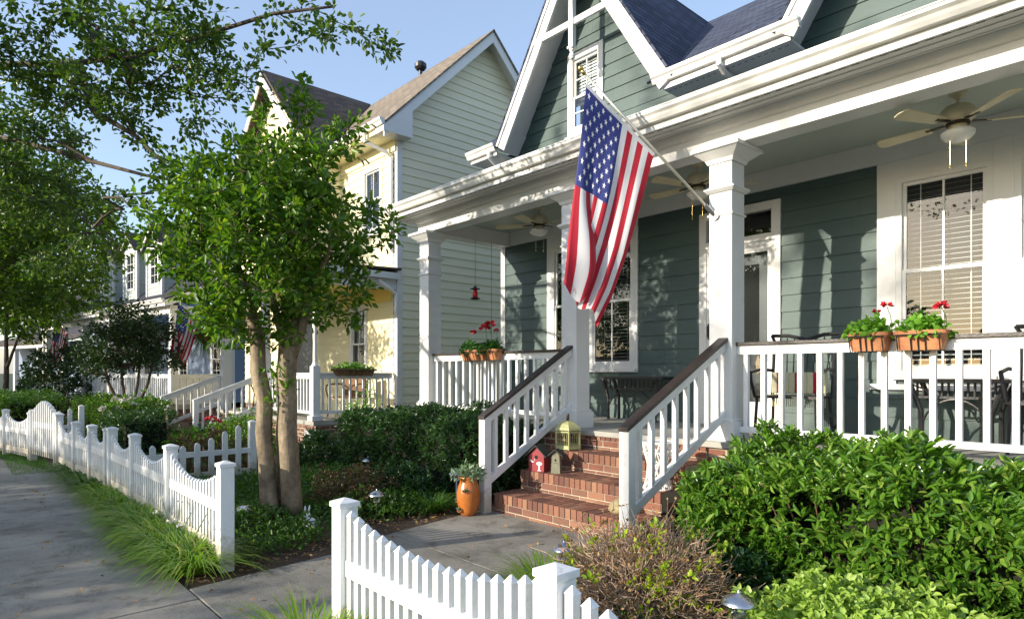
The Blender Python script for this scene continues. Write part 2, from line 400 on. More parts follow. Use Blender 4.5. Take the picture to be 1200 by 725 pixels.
def twig_leaves(A, par, rad, kids, maxr, per, spread, nst=0):
    """leaf points and directions along the thin wood"""
    P = []; D = []
    for i in range(nst, len(A)):
        if rad[i] > maxr: continue
        a = A[par[i]]; b = A[i]; d = unit(b-a)
        k = rng.poisson(per*np.linalg.norm(b-a)) + (4 if not kids[i] else 0)
        if not k: continue
        t = rng.uniform(0, 1.05, k)[:,None]; q = a + (b-a)*t
        v = unit(rng.normal(size=(k,3)))
        P.append(q + v*rng.uniform(0, spread, (k,1))); D.append(unit(v*1.0 + d*.6 + np.array([0,0,-.15])))
    return np.concatenate(P), np.concatenate(D)
def blob_targets(blobs, dens, gap=-.10, gs=1.6):
    """blobs: (cx,cy,cz,rx,ry,rz); random points, denser to the outside"""
    out = []
    for (cx,cy,cz,rx,ry,rz) in blobs:
        k = max(3, int(dens*rx*ry*rz*4.2)); v = unit(rng.normal(size=(k,3))); r = rng.uniform(.25, 1, (k,1))**.5
        q = np.array([cx,cy,cz]) + v*r*np.array([rx,ry,rz])
        keep = np.array([nz(p, gs) > gap for p in q]); out.append(q[keep] if keep.sum() > 2 else q[:3])
    return np.concatenate(out)
def nz(p, s=1.0): return noise.noise(Vector(p)*s)
def shoots(surf_pts, surf_n, per, L, spread=.75):
    """whorls of leaves at shoot tips"""
    k = len(surf_pts); P = np.repeat(surf_pts, per, 0); Nn = np.repeat(surf_n, per, 0)
    v = rng.normal(size=P.shape); v = unit(v - Nn*np.sum(v*Nn, 1, keepdims=True))
    D = unit(Nn*rng.uniform(.25, 1.1, (len(P),1)) + v*spread)
    P = P - Nn*rng.uniform(0, L*1.1, (len(P),1))
    return P, D
def mound(c, rx, ry, h, n, inner=.25, amp=.12, seed=0, lo=0.0):
    """points and outward normals over a lumpy dome"""
    P = []; Q = []
    u = unit(rng.normal(size=(n,3))); u[:,2] = np.abs(u[:,2])
    for q in u:
        if q[2] < lo: continue
        k = 1 + amp*2*nz((q[0]*2+seed, q[1]*2, q[2]*2)) + amp*nz((q[0]*6, q[1]*6+seed, q[2]*6)); k *= 1 - inner*random.random()**1.6
        P.append((c[0]+q[0]*rx*k, c[1]+q[1]*ry*k, c[2]+q[2]*h*k)); Q.append(unit(np.array([q[0]/rx, q[1]/ry, q[2]/h])*min(rx, h)+np.array([0,0,.25])))
    return np.array(P), np.array(Q)
def box_hedge(x0, x1, y0, y1, z1, dens, seed=0, amp=.10, holes=()):
    """points and outward normals over a clipped hedge (front, top and ends)"""
    P = []; Q = []
    areas = [((x1-x0)*z1, 'f'), ((x1-x0)*(y1-y0), 't'), ((y1-y0)*z1, 'l'), ((y1-y0)*z1, 'r')]
    for a, k in areas:
        for _ in range(int(a*dens)):
            u = random.random(); w = random.random()
            if k == 'f': p = Vector((x0+u*(x1-x0), y0, w*z1)); n = Vector((0,-1,.35))
            elif k == 't': p = Vector((x0+u*(x1-x0), y0+w*(y1-y0), z1)); n = Vector((0,-.15,1))
            elif k == 'l': p = Vector((x0, y0+u*(y1-y0), w*z1)); n = Vector((-1,0,.35))
            else: p = Vector((x1, y0+u*(y1-y0), w*z1)); n = Vector((1,0,.35))
            e = min(p.x-x0, x1-p.x, .35)/.35; t = p.z/z1
            d = amp*(2.2*nz((p.x*1.3+seed, p.y*1.3, p.z*1.3)) + 1.2*nz((p.x*4, p.y*4+seed, p.z*4))) - random.random()**2*.13 - (random.random()*.22 if random.random() < .3 else 0)
            skip = False
            for (hx, hy, hz, hr) in holes:
                dd = ((p.x-hx)**2 + ((p.y-hy))**2 + ((p.z-hz)*1.6)**2)**.5
                if dd < hr: skip = random.random() < .93
            if skip: continue
            if k in 'fr' and t > .82: d -= (t-.82)*.5
            if k == 't': d -= max(0, .12-(p.y-y0))*.6
            n.normalize(); p = p + n*d
            P.append(p[:]); Q.append(n[:])
    return np.array(P), np.array(Q)
# ------------------------------------------------------------------ camera, light
cam = bpy.data.cameras.new('camera'); co = bpy.data.objects.new('camera', cam); COL.objects.link(co)
cam.sensor_width = 36; cam.lens = 741/1200*36; cam.shift_y = 73.5/1200; cam.clip_start = .05; cam.clip_end = 3000
co.location = (0, 0, 1.48); co.rotation_euler = (R(90), 0, R(90-42.12)); scene.camera = co
W = bpy.data.worlds.new('World'); scene.world = W; W.use_nodes = True; nt = W.node_tree
bg = nt.nodes['Background']; sky = nt.nodes.new('ShaderNodeTexSky'); sky.sky_type = 'NISHITA'; sky.sun_disc = False
SE = R(17); SD = Vector((.29, .957, 0)).normalized()
sky.sun_elevation = SE; sky.sun_rotation = R(196.9); sky.air_density = 1.1; sky.dust_density = 1; sky.ozone_density = 2; sky.altitude = 100
hz = nt.nodes.new('ShaderNodeMixRGB'); hz.blend_type = 'ADD'; hz.inputs[0].default_value = 1; hz.inputs[2].default_value = (1.0, 1.15, 1.55, 1)  # even pale blue added to the whole sky to brighten it
nt.links.new(sky.outputs[0], hz.inputs[1]); nt.links.new(hz.outputs[0], bg.inputs[0]); bg.inputs[1].default_value = .15
sun = bpy.data.lights.new('sun', 'SUN'); so = bpy.data.objects.new('sun', sun); COL.objects.link(so)
sun.energy = 5.0; sun.angle = R(.53); sun.color = (1, .90, .74)
ldir = Vector((SD.x*math.cos(SE), SD.y*math.cos(SE), -math.sin(SE)))
so.rotation_euler = ldir.to_track_quat('-Z', 'Y').to_euler(); so.location = (-6, -20, 12)
vs = scene.view_settings; vs.view_transform = 'Standard'; vs.look = 'None'; vs.gamma = 1; vs.use_curve_mapping = False; vs.exposure = .52

# ------------------------------------------------------------------ ground
g = MB(); g.quad((-900,-900,-.03),(900,-900,-.03),(900,900,-.03),(-900,900,-.03)); struct(g.build('ground', 'lawn_soil'))
g = MB(); g.quad((-60,1.2,-.012),(8,1.2,-.012),(8,7.4,-.012),(-60,7.4,-.012)); struct(g.build('planting_bed', 'mulch'))
g = MB(); g.box(-80, 30, -9.6, -2.35, -.14, -.02); struct(g.build('road', 'asphalt'))
g = MB(); g.box(-80, 30, -2.35, -2.17, -.2, .10).box(-80, 30, -9.8, -9.6, -.2, .10); struct(g.build('kerb', 'concrete', bevel=.02))
SW = [(30,1.25), (-11.8,1.25), (-13.6,.78), (-16,.55), (-22,-.3), (-34,-2.2)]
def swy(x):
    for (a, ya), (b, yb) in zip(SW, SW[1:]):
        if b <= x <= a: return ya + (yb-ya)*(a-x)/(a-b)
    return SW[-1][1]
g = MB(); x = 3.83
while x > -33:
    a, b = x-.005, x-1.175; j = random.uniform(-.002, .002)
    g.hexa([(b,swy(b)-1.9,-.1),(a,swy(a)-1.9,-.1),(a,swy(a),-.1),(b,swy(b),-.1)], [(b,swy(b)-1.9,.006+j),(a,swy(a)-1.9,.006+j),(a,swy(a),.006+j),(b,swy(b),.006+j)]); x -= 1.18
struct(g.build('sidewalk', 'concrete', bevel=.006))
g = MB(); WL = [(-4.67,1.255), (-4.78,2.35), (-5.04,3.05), (-5.26,4.36)]; WR = [(-3.02,1.255), (-3.02,2.35), (-3.04,3.05), (-3.1,4.36)]
for i in range(3):
    a, b, c, d = WL[i], WR[i], WR[i+1], WL[i+1]; e = .004
    g.hexa([(a[0],a[1]+e,-.1),(b[0],b[1]+e,-.1),(c[0],c[1]-e,-.1),(d[0],d[1]-e,-.1)], [(a[0],a[1]+e,.008),(b[0],b[1]+e,.008),(c[0],c[1]-e,.008),(d[0],d[1]-e,.008)])
struct(g.build('walkway', 'concrete', bevel=.006))

# ------------------------------------------------------------------ wall and window builders
def lap_wall(mb, x0, x1, z0, z1, Y, reveal=.195, holes=(), xr=None, side=None, start=None):
    """lap siding facing -Y (or +X at x=Y when side is set: then x means y)"""
    z = start if start is not None else z0
    def pt(x, z, out): return (Y+out, x, z) if side else (x, Y-out, z)
    while z < z1 - 1e-4:
        zt = z + reveal; cuts = sorted({max(z, z0), min(zt, z1)} | {c for h in holes for c in (h[2], h[3]) if max(z, z0) < c < min(zt, z1)})
        for a, b in zip(cuts, cuts[1:]):
            iv = [(x0, x1)]
            for (ha, hb, hz0, hz1) in holes:
                if hz0 < (a+b)/2 < hz1:
                    nv = []
                    for (p, q) in iv:
                        if hb <= p or ha >= q: nv.append((p, q)); continue
                        if p < ha: nv.append((p, ha))
                        if q > hb: nv.append((hb, q))
                    iv = nv
            oa = .016*(1-(a-z)/reveal)+.002; ob = .016*(1-(b-z)/reveal)+.002
            nv = []
            for (p, q) in iv:
                if q-p > 1.2 and abs(b-zt) < .01 and abs(a-z) < 1e-5:
                    jt = p+(q-p)*(.25+.5*((math.sin(z*57.3+p*3)+1)/2)); nv += [(p, jt-.0007), (jt+.0007, q)]
                else: nv.append((p, q))
            for (p, q) in nv:
                pa, qa, pb, qb = p, q, p, q
                if xr:
                    l0, r0 = xr(a); l1, r1 = xr(b); pa, qa = max(p, l0), min(q, r0); pb, qb = max(p, l1), min(q, r1)
                    if qa <= pa: continue
                    if qb < pb: pb = qb = (pb+qb)/2
                mb.quad(pt(pa,a,oa), pt(qa,a,oa), pt(qb,b,ob), pt(pb,b,ob))
                if abs(a-z) < 1e-5: mb.quad(pt(pa,a,0), pt(qa,a,0), pt(qa,a,oa), pt(pa,a,oa))
        z = zt
def window(par, x0, x1, z0, z1, Y, tr=.09, cols=2, rows=1, rail=None, blind=None, pilaster=0, sill=True, head=.0, wm='white_paint', sub=True, depth=.03, label=None):
    """double-hung window; x0..z1 is the glazed opening with its sashes"""
    w = MB(); F = Y-depth
    w.box(x0-tr, x0, F, Y+.06, z0-tr, z1+tr+head).box(x1, x1+tr, F, Y+.06, z0-tr, z1+tr+head)
    w.box(x0, x1, F-.001, Y+.06, z1, z1+tr+head)
    if head: w.box(x0-tr-.02, x1+tr+.02, F-.03, Y-.003, z1+tr+head-.03, z1+tr+head+.012)
    w.box(x0, x1, F-.001, Y+.06, z0-tr, z0)
    zr = rail if rail else (z0+z1)/2; s = .035
    def sash(a, b, y):
        w.box(x0, x0+s, y, y+.03, a, b).box(x1-s, x1, y, y+.03, a, b).box(x0+s, x1-s, y, y+.029, a, a+s+.005).box(x0+s, x1-s, y, y+.029, b-s, b)
        for i in range(1, cols):
            xm = x0+(x1-x0)*i/cols; w.box(xm-.009, xm+.009, y+.004, y+.024, a+s, b-s)
        for i in range(1, rows):
            zm = a+(b-a)*i/rows; w.box(x0+s, x1-s, y+.006, y+.022, zm-.009, zm+.009)
    sash(zr, z1, Y+.028-.02); sash(z0, zr+.035, Y-.016)
    o = w.build('window', wm, par)
    if label: o['label'] = label
    if not sub: return o
    p = MB(); p.quad((x0+s,Y+.022,zr+.03),(x1-s,Y+.022,zr+.03),(x1-s,Y+.022,z1-s),(x0+s,Y+.022,z1-s)); p.quad((x0+s,Y-.003,z0+s),(x1-s,Y-.003,z0+s),(x1-s,Y-.003,zr),(x0+s,Y-.003,zr)); p.build('pane', 'glass', o)
    if sill: MB().box(x0-tr-.03, x1+tr+.03, F-.035, Y-.003, z0-tr-.045, z0-tr).build('sill', wm, o)
    if blind:
        b = MB(); z = z1-.02
        while z > blind[1]:
            t = blind[2]; b.quad((x0+.02,Y+.085,z),(x1-.02,Y+.085,z),(x1-.02,Y+.085+.042*math.cos(t),z+.042*math.sin(t)),(x0+.02,Y+.085+.042*math.cos(t),z+.042*math.sin(t))); z -= .05
        b.box(x0+.02, x1-.02, Y+.08, Y+.125, blind[1]-.03, blind[1])
        for q in (.2, .8): b.box(x0+(x1-x0)*q-.004, x0+(x1-x0)*q+.004, Y+.078, Y+.082, blind[1], z1)
        b.build('blind', blind[0], o)
    return o
def column(par, x, y, z0, z1, hw=.12, name='column', bands=True):
    c = MB(); c.box(x-hw, x+hw, y-hw, y+hw, z0+.2, z1-.15)
    o = c.build(name, 'white_paint', par, bevel=.006)
    b = MB(); b.box(x-hw-.035, x+hw+.035, y-hw-.035, y+hw+.035, z0, z0+.19).box(x-hw-.018, x+hw+.018, y-hw-.018, y+hw+.018, z0+.19, z0+.215); b.build('column_base', 'white_paint', o, bevel=.006)
    k = MB()
    def ring(za, zb, a, b2):
        k.hexa([(x-a,y-a,za),(x+a,y-a,za),(x+a,y+a,za),(x-a,y+a,za)], [(x-b2,y-b2,zb),(x+b2,y-b2,zb),(x+b2,y+b2,zb),(x-b2,y+b2,zb)])
    ring(z1-.15, z1-.11, hw+.012, hw+.03); ring(z1-.11, z1-.04, hw+.03, hw+.115); ring(z1-.04, z1-.002, hw+.13, hw+.13)
    if bands:
        k.build('capital', 'white_paint', o, bevel=.003); k = MB()
        ring(z1-.43, z1-.405, hw+.012, hw+.035); ring(z1-.405, z1-.385, hw+.04, hw+.04); ring(z1-.385, z1-.37, hw+.02, hw+.012); k.build('neck_moulding', 'white_paint', o, bevel=.003); k = MB(); ring(z1-.655, z1-.635, hw+.012, hw+.016)
        k.build('neck_ring', 'white_paint', o, bevel=.003)
    else: k.build('capital', 'white_paint', o, bevel=.003)
    return o
def railing(par, p0, p1, zt, zb, n, cap='dark_cap', bw=.042, label=None, wm='white_vinyl'):
    """level railing between two points: cap, fascia, bottom rail and balusters"""
    a = Vector(p0); b = Vector(p1); A = a.to_3d(); B = b.to_3d()
    def at(z): return (Vector((a.x,a.y,z)), Vector((b.x,b.y,z)))
    m = MB(); q = at(zt-.075); m.bar(q[0], q[1], .05, .085); q = at(zb+.025); m.bar(q[0], q[1], .055, .055)
    o = m.build('railing', wm, par, bevel=.003)
    if label: o['label'] = label
    q = at(zt-.016); MB().bar(q[0], q[1], .10, .032).build('handrail', cap, o, bevel=.004)
    for i in range(n):
        c = a.lerp(b, (i+.5)/n); MB().box(c.x-bw/2, c.x+bw/2, c.y-bw/2, c.y+bw/2, zb+.05, zt-.115).build('baluster', wm, o)
    return o
def sloped_rail(par, x, y0, z0, y1, z1, n, h=.72, cap='dark_cap', newel=True, wm='white_vinyl', nbase=0, bw=.042, nh=None):
    """stair railing rising from (y0,z0 top) to (y1,z1 top) at x"""
    m = MB(); m.vbar((x,y0,z0-.125), (x,y1,z1-.125), .05, .09); m.vbar((x,y0,z0-h), (x,y1,z1-h), .055, .085)
    o = m.build('stair_railing', wm, par, bevel=.003)
    MB().vbar((x,y0-.10 if newel else y0,z0-.035-(z1-z0)/(y1-y0)*(.10 if newel else 0)), (x,y1,z1-.035), .10, .036).build('handrail', cap, o, bevel=.004)
    if newel:
        MB().box(x-.048, x+.048, y0-.09, y0+.006, nbase, z0-.05).build('newel', wm, o, bevel=.004)
    for i in range(n):
        t = (i+.6)/(n+.2); y = y0+(y1-y0)*t; zt = z0+(z1-z0)*t
        MB().box(x-bw/2, x+bw/2, y-bw/2, y+bw/2, zt-h+.06, zt-.10).build('baluster', wm, o)
    return o

# ------------------------------------------------------------------ the green house
H = thing('green_house', 'dark green lap-sided house with white columned porch, brick steps and steep gables at right', 'house', (-3.5, 7.34, 0))
WY = 7.34; XL = -8.38; XR = 2.6
WA1 = (-7.08,-6.42,1.60,3.42); WA2 = (-6.27,-5.56,1.60,3.42); WB = (-2.13,-1.42,1.50,3.42); WC = (-1.16,-.45,1.50,3.42); DR = (-4.36,-3.50,.82,3.42)
def hole(w, t=.05): return (w[0]-t, w[1]+t, w[2]-t, w[3]+t)
w = MB(); lap_wall(w, XL+.1, XR, .82, 5.25, WY, .195, [hole(WA1), hole(WA2), hole(WB), hole(WC), hole(DR)])
w.build('front_wall', 'green_siding', H)
GX = -6.25; GZ = 7.93; GK = 1.58; G2X = -1.52
GW = (GX-.47, GX+.07, 5.30, 6.36)
GW = (-6.68, -6.17, 5.25, 6.33)
for gx, hl in ((GX, [hole(GW)]), (G2X, [(-1.75,-1.25,5.3,6.3)])):
    w = MB(); lap_wall(w, gx-1.75, gx+1.75, 5.25, GZ-.12, WY+.001, .195, hl, xr=lambda z, g=gx: (g-(GZ-.1-z)/GK, g+(GZ-.1-z)/GK))
    w.build('gable_wall', 'green_siding', H)
MB().box(XL, XL+.11, WY-.028, WY+.05, .82, 5.2).build('corner_board', 'white_paint', H)
MB().box(XL-.0, XL+.02, WY+.05, 12.5, 0, 5.3).build('side_wall', 'green_siding', H)
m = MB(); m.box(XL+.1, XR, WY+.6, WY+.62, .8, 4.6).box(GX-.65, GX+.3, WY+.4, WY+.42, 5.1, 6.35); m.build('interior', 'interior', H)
# windows and their wide casings
window(H, *WA1, WY, .07, 2, 1, 2.51, ('blind_dark', 1.64, .35)); window(H, *WA2, WY, .07, 2, 1, 2.51, ('blind_dark', 1.64, .35))
window(H, *WB, WY, .05, 2, 1, 2.49, ('blind', 1.55, .32)); window(H, *WC, WY, .05, 2, 1, 2.49, ('blind', 1.55, .32))
window(H, *GW, WY, .10, 2, 2, 5.72, ('blind', 5.74, 1.2), depth=.035)
m = MB()
for a, b in ((-2.36,-2.18), (-1.37,-1.21), (-.40,-.22)): m.box(a, b, WY-.034, WY+.04, 1.36, 3.66)
m.box(-2.181,-1.369, WY-.031, WY+.04, 3.47, 3.66).box(-1.211,-.399, WY-.031, WY+.04, 3.47, 3.66); m.box(-2.42,-.16, WY-.06, WY-.003, 1.30, 1.36)
m.build('window_casing', 'white_paint', H, bevel=.004); m = MB()
for a, b in ((-7.24,-7.15), (-6.35,-6.34), (-5.49,-5.44)): m.box(a, b, WY-.033, WY+.04, 1.48, 3.66)
m.box(-7.15,-5.49, WY-.031, WY+.04, 3.49, 3.66)
m.build('window_casing', 'white_paint', H, bevel=.004)
# frieze, ceiling, beam
MB().box(XL-.0, XR, WY-.055, WY-.003, 3.655, 3.882).build('wall_top_band', 'white_paint', H)
m = MB(); m.box(XL, XR, 5.80, WY, 3.88, 3.90)
m.build('porch_ceiling', 'ceiling_paint', H)
m = MB(); m.box(XL+.02, XR, 5.57, 5.81, 3.64, 3.895).box(XL+.02, XL+.26, 5.812, WY-.06, 3.642, 3.879)
m.hexa([(XL+.0,5.545,3.80),(XR,5.545,3.80),(XR,5.569,3.79),(XL,5.569,3.79)], [(XL,5.50,3.871),(XR,5.50,3.871),(XR,5.569,3.871),(XL,5.569,3.871)])
m.build('porch_beam', 'white_paint', H, bevel=.005)
m = MB(); m.box(XL-.22, XR, 5.225, 5.57, 3.873, 3.885).box(XL-.22, XL+.02, 5.571, WY, 3.874, 3.886)
for i in range(3): m.box(XL-.2, XR, 5.28+.09*i, 5.288+.09*i, 3.866, 3.8725)
m.build('soffit', 'white_paint', H)
m = MB(); x = XL-.1
while x < 0.6: m.box(x, x+.05, 5.262, 5.270, 3.8655, 3.8715); x += .10
m.build('soffit_vent', 'core', H)
m = MB(); m.box(XL-.24, XR, 5.20, 5.226, 3.85, 4.0).box(XL-.24, XL-.215, 5.2265, WY, 3.85, 4.0)
m.build('fascia', 'white_paint', H, bevel=.003)
def gutter(par, x0, x1, y, zt, h=.11, d=.11, mat='gutter_white'):
    prof = [(0,0), (-.055,0), (-.075,.03), (-.085,.055), (-.11,.075), (-.11,h), (-.098,h), (-.098,h-.012)]
    prof = [(p*d/.11, q) for p, q in prof]; mb = MB()
    for (a, b), (c, e) in zip(prof, prof[1:]): mb.quad((x0,y+a,zt-h+b),(x1,y+a,zt-h+b),(x1,y+c,zt-h+e),(x0,y+c,zt-h+e))
    mb.quad(*[(x0,y+a,zt-h+b) for a, b in prof[:6]]+[(x0,y,zt)]); mb.quad(*[(x1,y+a,zt-h+b) for a, b in reversed(prof[:6])]+[(x1,y,zt)])
    mb.quad((x0,y,zt-.03),(x1,y,zt-.03),(x1,y-d,zt-.03),(x0,y-d,zt-.03))
    mb.bar((x0,y-d,zt-.002),(x1,y-d,zt-.002), .014, .012)
    return mb.build('gutter', mat, par)
gutter(H, XL-.26, XR, 5.199, 4.025)
m = MB(); m.slab([(XL-.25,5.13,4.035),(XR,5.13,4.035),(XR,WY,4.62),(XL-.25,WY,4.62)], .03); m.build('porch_roof', 'shingle_blue', H)
# porch floor and foundation
MB().box(XL-.02, XR, 5.46, WY, .76, .82).build('porch_floor', 'porch_concrete', H, bevel=.01)
MB().box(XL+.02, XR, 5.52, WY, 0, .76).build('foundation', 'brick_wall', H)
for i, cx in enumerate((-8.2, -5.15, -3.17, -.05, 2.4)): column(H, cx, 5.69, .82, 3.64)
# railings
railing(H, (-8.08,5.69), (-5.27,5.69), 1.765, .93, 17)
railing(H, (-3.05,5.69), (-.17,5.69), 1.765, .91, 17)
railing(H, (.07,5.69), (2.28,5.69), 1.765, .91, 13)
railing(H, (-8.2,5.81), (-8.2,WY-.03), 1.765, .93, 9)
sloped_rail(H, -5.13, 4.30, 1.075, 5.57, 1.80, 8, h=.78)
sloped_rail(H, -3.14, 4.13, 1.09, 5.57, 1.81, 8, h=.78)
# door
d = MB(); x0, x1, z0, z1 = DR
d.box(x0-.10, x0, WY-.035, WY+.06, z0, z1+.10).box(x1, x1+.11, WY-.035, WY+.06, z0, z1+.10).box(x0, x1, WY-.036, WY+.06, z1, z1+.10)
d.box(x0, x1, WY-.034, WY+.06, 3.00, 3.14).box(x0-.0, x1, WY-.055, WY-.035, 3.05, 3.075)
d.box(x0, x1, WY-.01, WY+.03, .82, .90)
DO = d.build('door_frame', 'white_paint', H, bevel=.003)
d = MB(); d.box(x0, x0+.07, WY-.02, WY+.015, .90, 3.0).box(x1-.05, x1, WY-.02, WY+.015, .90, 3.0).box(x0+.07, x1-.05, WY-.019, WY+.014, 2.93, 3.0).box(x0+.07, x1-.05, WY-.019, WY+.014, .90, 1.12)
SD_ = d.build('storm_door', 'white_paint', H)
MB().quad((x0+.07,WY,1.12),(x1-.05,WY,1.12),(x1-.05,WY,2.93),(x0+.07,WY,2.93)).build('pane', 'glass', SD_)
m = MB(); m.bar((x0+.035,WY-.05,1.93),(x0+.035,WY-.05,2.07), .016, .02).box(x0+.02, x0+.05, WY-.03, WY-.02, 1.90, 2.10); m.build('handle', 'dark_metal', SD_)
MB().quad((x0,WY+.02,3.14),(x1,WY+.02,3.14),(x1,WY+.02,z1),(x0,WY+.02,z1)).build('transom', 'glass', H)
m = MB(); m.box(x0+.02, x1-.02, WY+.07, WY+.11, .84, 2.98); E_ = m.build('entry_door', 'slate_blue_door', H)
m = MB(); m.box(x0+.2, x1-.2, WY+.064, WY+.07, 1.7, 2.8); m.build('door_panel', 'interior', E_)
# gable trim, roofs
def rake(par, gx, zt, hw, k, y0, y1):
    L = math.hypot(1, k)
    m = MB()
    for s in (-1, 1):
        top = Vector((gx, y0, zt)); bot = Vector((gx+s*hw, y0, zt-hw*k)); n = Vector((s*k/L, 0, 1/L)); wd = .20
        a = [top, bot, bot-n*wd*1.15, top-Vector((0,0,wd*L))]
        F = [Vector(p) for p in a]; B = [p+Vector((0,.04,0)) for p in F]
        if s < 0: m.hexa(B, F)
        else: m.hexa(F, B)
        # raised crown strip along the outer edge
        a = [top+Vector((0,-.022,0)), bot+Vector((0,-.022,0)), bot-n*.06+Vector((0,-.022,0)), top-Vector((0,0,.06*L))+Vector((0,-.022,0))]
        F = a; B = [p+Vector((0,.0215,0)) for p in F]; m.hexa(F, B)
    m.build('rake_board', 'white_paint', par)
    m = MB()
    for s in (-1, 1):
        top = Vector((gx, y0+.041, zt-.07)); bot = Vector((gx+s*hw, y0+.041, zt-.07-hw*k)); m.quad(top, bot, bot+Vector((0,y1-y0-.045,0)), top+Vector((0,y1-y0-.045,0)))
    m.build('rake_soffit', 'white_paint', par)
RY = 6.83; RF = 10.53
for gx in (GX, G2X):
    rake(H, gx, GZ-.02, 1.70, GK, RY, WY)
    m = MB(); hw = 1.73; ze = GZ-hw*GK
    for s in (-1, 1):
        a, b, c, e = (gx,RY-.03,GZ+.02), (gx,RF,GZ+.02), (gx+s*hw,6.95,ze+.02), (gx+s*hw,RY-.03,ze+.02)
        P4 = [a, e, c, b] if s > 0 else [a, b, c, e]
        m.slab([(p[0], p[1], p[2]) for p in (P4 if s < 0 else P4)], .035 if s < 0 else .035)
    m.build('gable_roof', 'shingle_blue', H)
    cs = .012
    m = MB(); m.box(gx-.80, gx+.80, RY-.012, RY+.03, 6.53, 6.62).box(gx-.04, gx+.04, RY-.035, RY+.04, 6.22, 7.75)
    m.hexa([(gx-.055,RY-.05,6.19),(gx+.055,RY-.05,6.19),(gx+.055,RY+.055,6.19),(gx-.055,RY+.055,6.19)], [(gx-.055,RY-.05,6.22),(gx+.055,RY-.05,6.22),(gx+.055,RY+.055,6.22),(gx-.055,RY+.055,6.22)])
    m.lathe((gx,RY,6.02), [(.012,0),(.04,.02),(.05,.06),(.035,.10),(.022,.12),(.04,.14),(.04,.17)], 14)
    m.build('gable_truss', 'white_paint', H)
m = MB(); k = (GZ-5.65)/(RF-WY)
m.slab([(XL-.3,WY+.02,5.64),(XR,WY+.02,5.64),(XR,RF,GZ+.02),(XL-.3,RF,GZ+.02)], .03)
for a, b in ((-4.93,-3.08), (XL-.32,-7.98), (.18,XR)): m.slab([(a,6.82,5.25),(b,6.82,5.25),(b,WY+.03,5.645),(a,WY+.03,5.645)], .03)
m.slab([(XL-.3,14.2,5.3),(XL-.3,RF,GZ+.02),(XR,RF,GZ+.02),(XR,14.2,5.3)], .03)
m.build('main_roof', 'shingle_blue', H)
for a, b in ((-4.72,-3.08), (XL-.3,-7.99), (.3,XR)):
    m = MB(); m.box(a, b, 6.90, WY-.003, 5.10, 5.13).box(a, b, 6.88, 6.90, 5.10, 5.25); m.build('cornice', 'white_paint', H)
m = MB()
for a, b in ((-4.7,-3.1),):
    x = a
    while x < b: m.box(x, x+.04, 6.97, 6.98, 5.0985, 5.0995); x += .08
m.build('soffit_vent', 'core', H)
gutter(H, -4.84, -2.96, 6.879, 5.29); gutter(H, XL-.32, -7.97, 6.879, 5.27)
for sx in (-7.95, -3.95): pass
m = MB(); m.tube([(-8.12,6.82,5.17),(-8.12,6.82,5.08),(-8.12,6.95,5.0),(-8.12,7.2,4.95)], .035, 10); m.build('downspout', 'gutter_white', H); m = MB(); m.tube([(-4.45+.55,6.82,5.2),(-3.9,6.82,5.12),(-3.9,6.95,5.06),(-3.9,7.28,5.02)], .035, 10)
m.build('downspout', 'gutter_white', H)
# brick steps
def bricks(par, name, x0, x1, ys, zs, front_only=False):
    for i, (yf, z) in enumerate(zip(ys, zs)):
        m = MB(); zb = zs[i-1] if i else 0; x1i = x1
        # core of mortar
        m2 = MB(); m2.box(x0+.004, x1i-.004, yf+.006, (ys[i+1] if i+1 < len(ys) else ys[-1]+.1)+.22, 0 if i == 0 else zb-.02, z-.006)
        st = m2.build(name, 'mortar', par)
        # rowlock course on edge, its long side running back over the tread
        x = x0
        n = int(round((x1i-x0)/.073)); bw = (x1i-x0)/n
        for k in range(n):
            a = x0+k*bw; j = random.uniform(-.002, .002)
            m.box(a+.0045, a+bw-.0045, yf-.008+j, yf+.205, z-.098, z+j)
        for k in range(n):
            a = x0+k*bw; j = random.uniform(-.0015, .0015)
            m.box(a+.0045, a+bw-.0045, yf+.214, yf+.40, z-.09, z-.001+j)
        # stretcher courses below, front and right-hand side
        zz = z-.105
        r = 0
        while zz > zb+.012:
            zt = zz; zo = max(zz-.062, zb+.004); off = (r+i) % 2*.105; a = x0-off
            while a < x1i-.01:
                p, q = max(a, x0), min(a+.21, x1i)
                if q-p > .02: m.box(p+.004, q-.004, yf+random.uniform(-.002,.002), yf+.09, zo, zt)
                a += .215
            a = yf+.1-off
            while a < 5.5:
                p, q = max(a, yf+.1), min(a+.21, 5.5)
                if q-p > .02: m.box(x1i-.09, x1i+random.uniform(-.002,.002), p+.004, q-.004, zo, zt)
                a += .215
            zz -= .073; r += 1
        m.build('brickwork', 'brick', st, bevel=.0025)
bricks(H, 'step', -5.10, -3.27, [4.36, 4.74, 5.12, 5.49], [.205, .41, .615, .818])
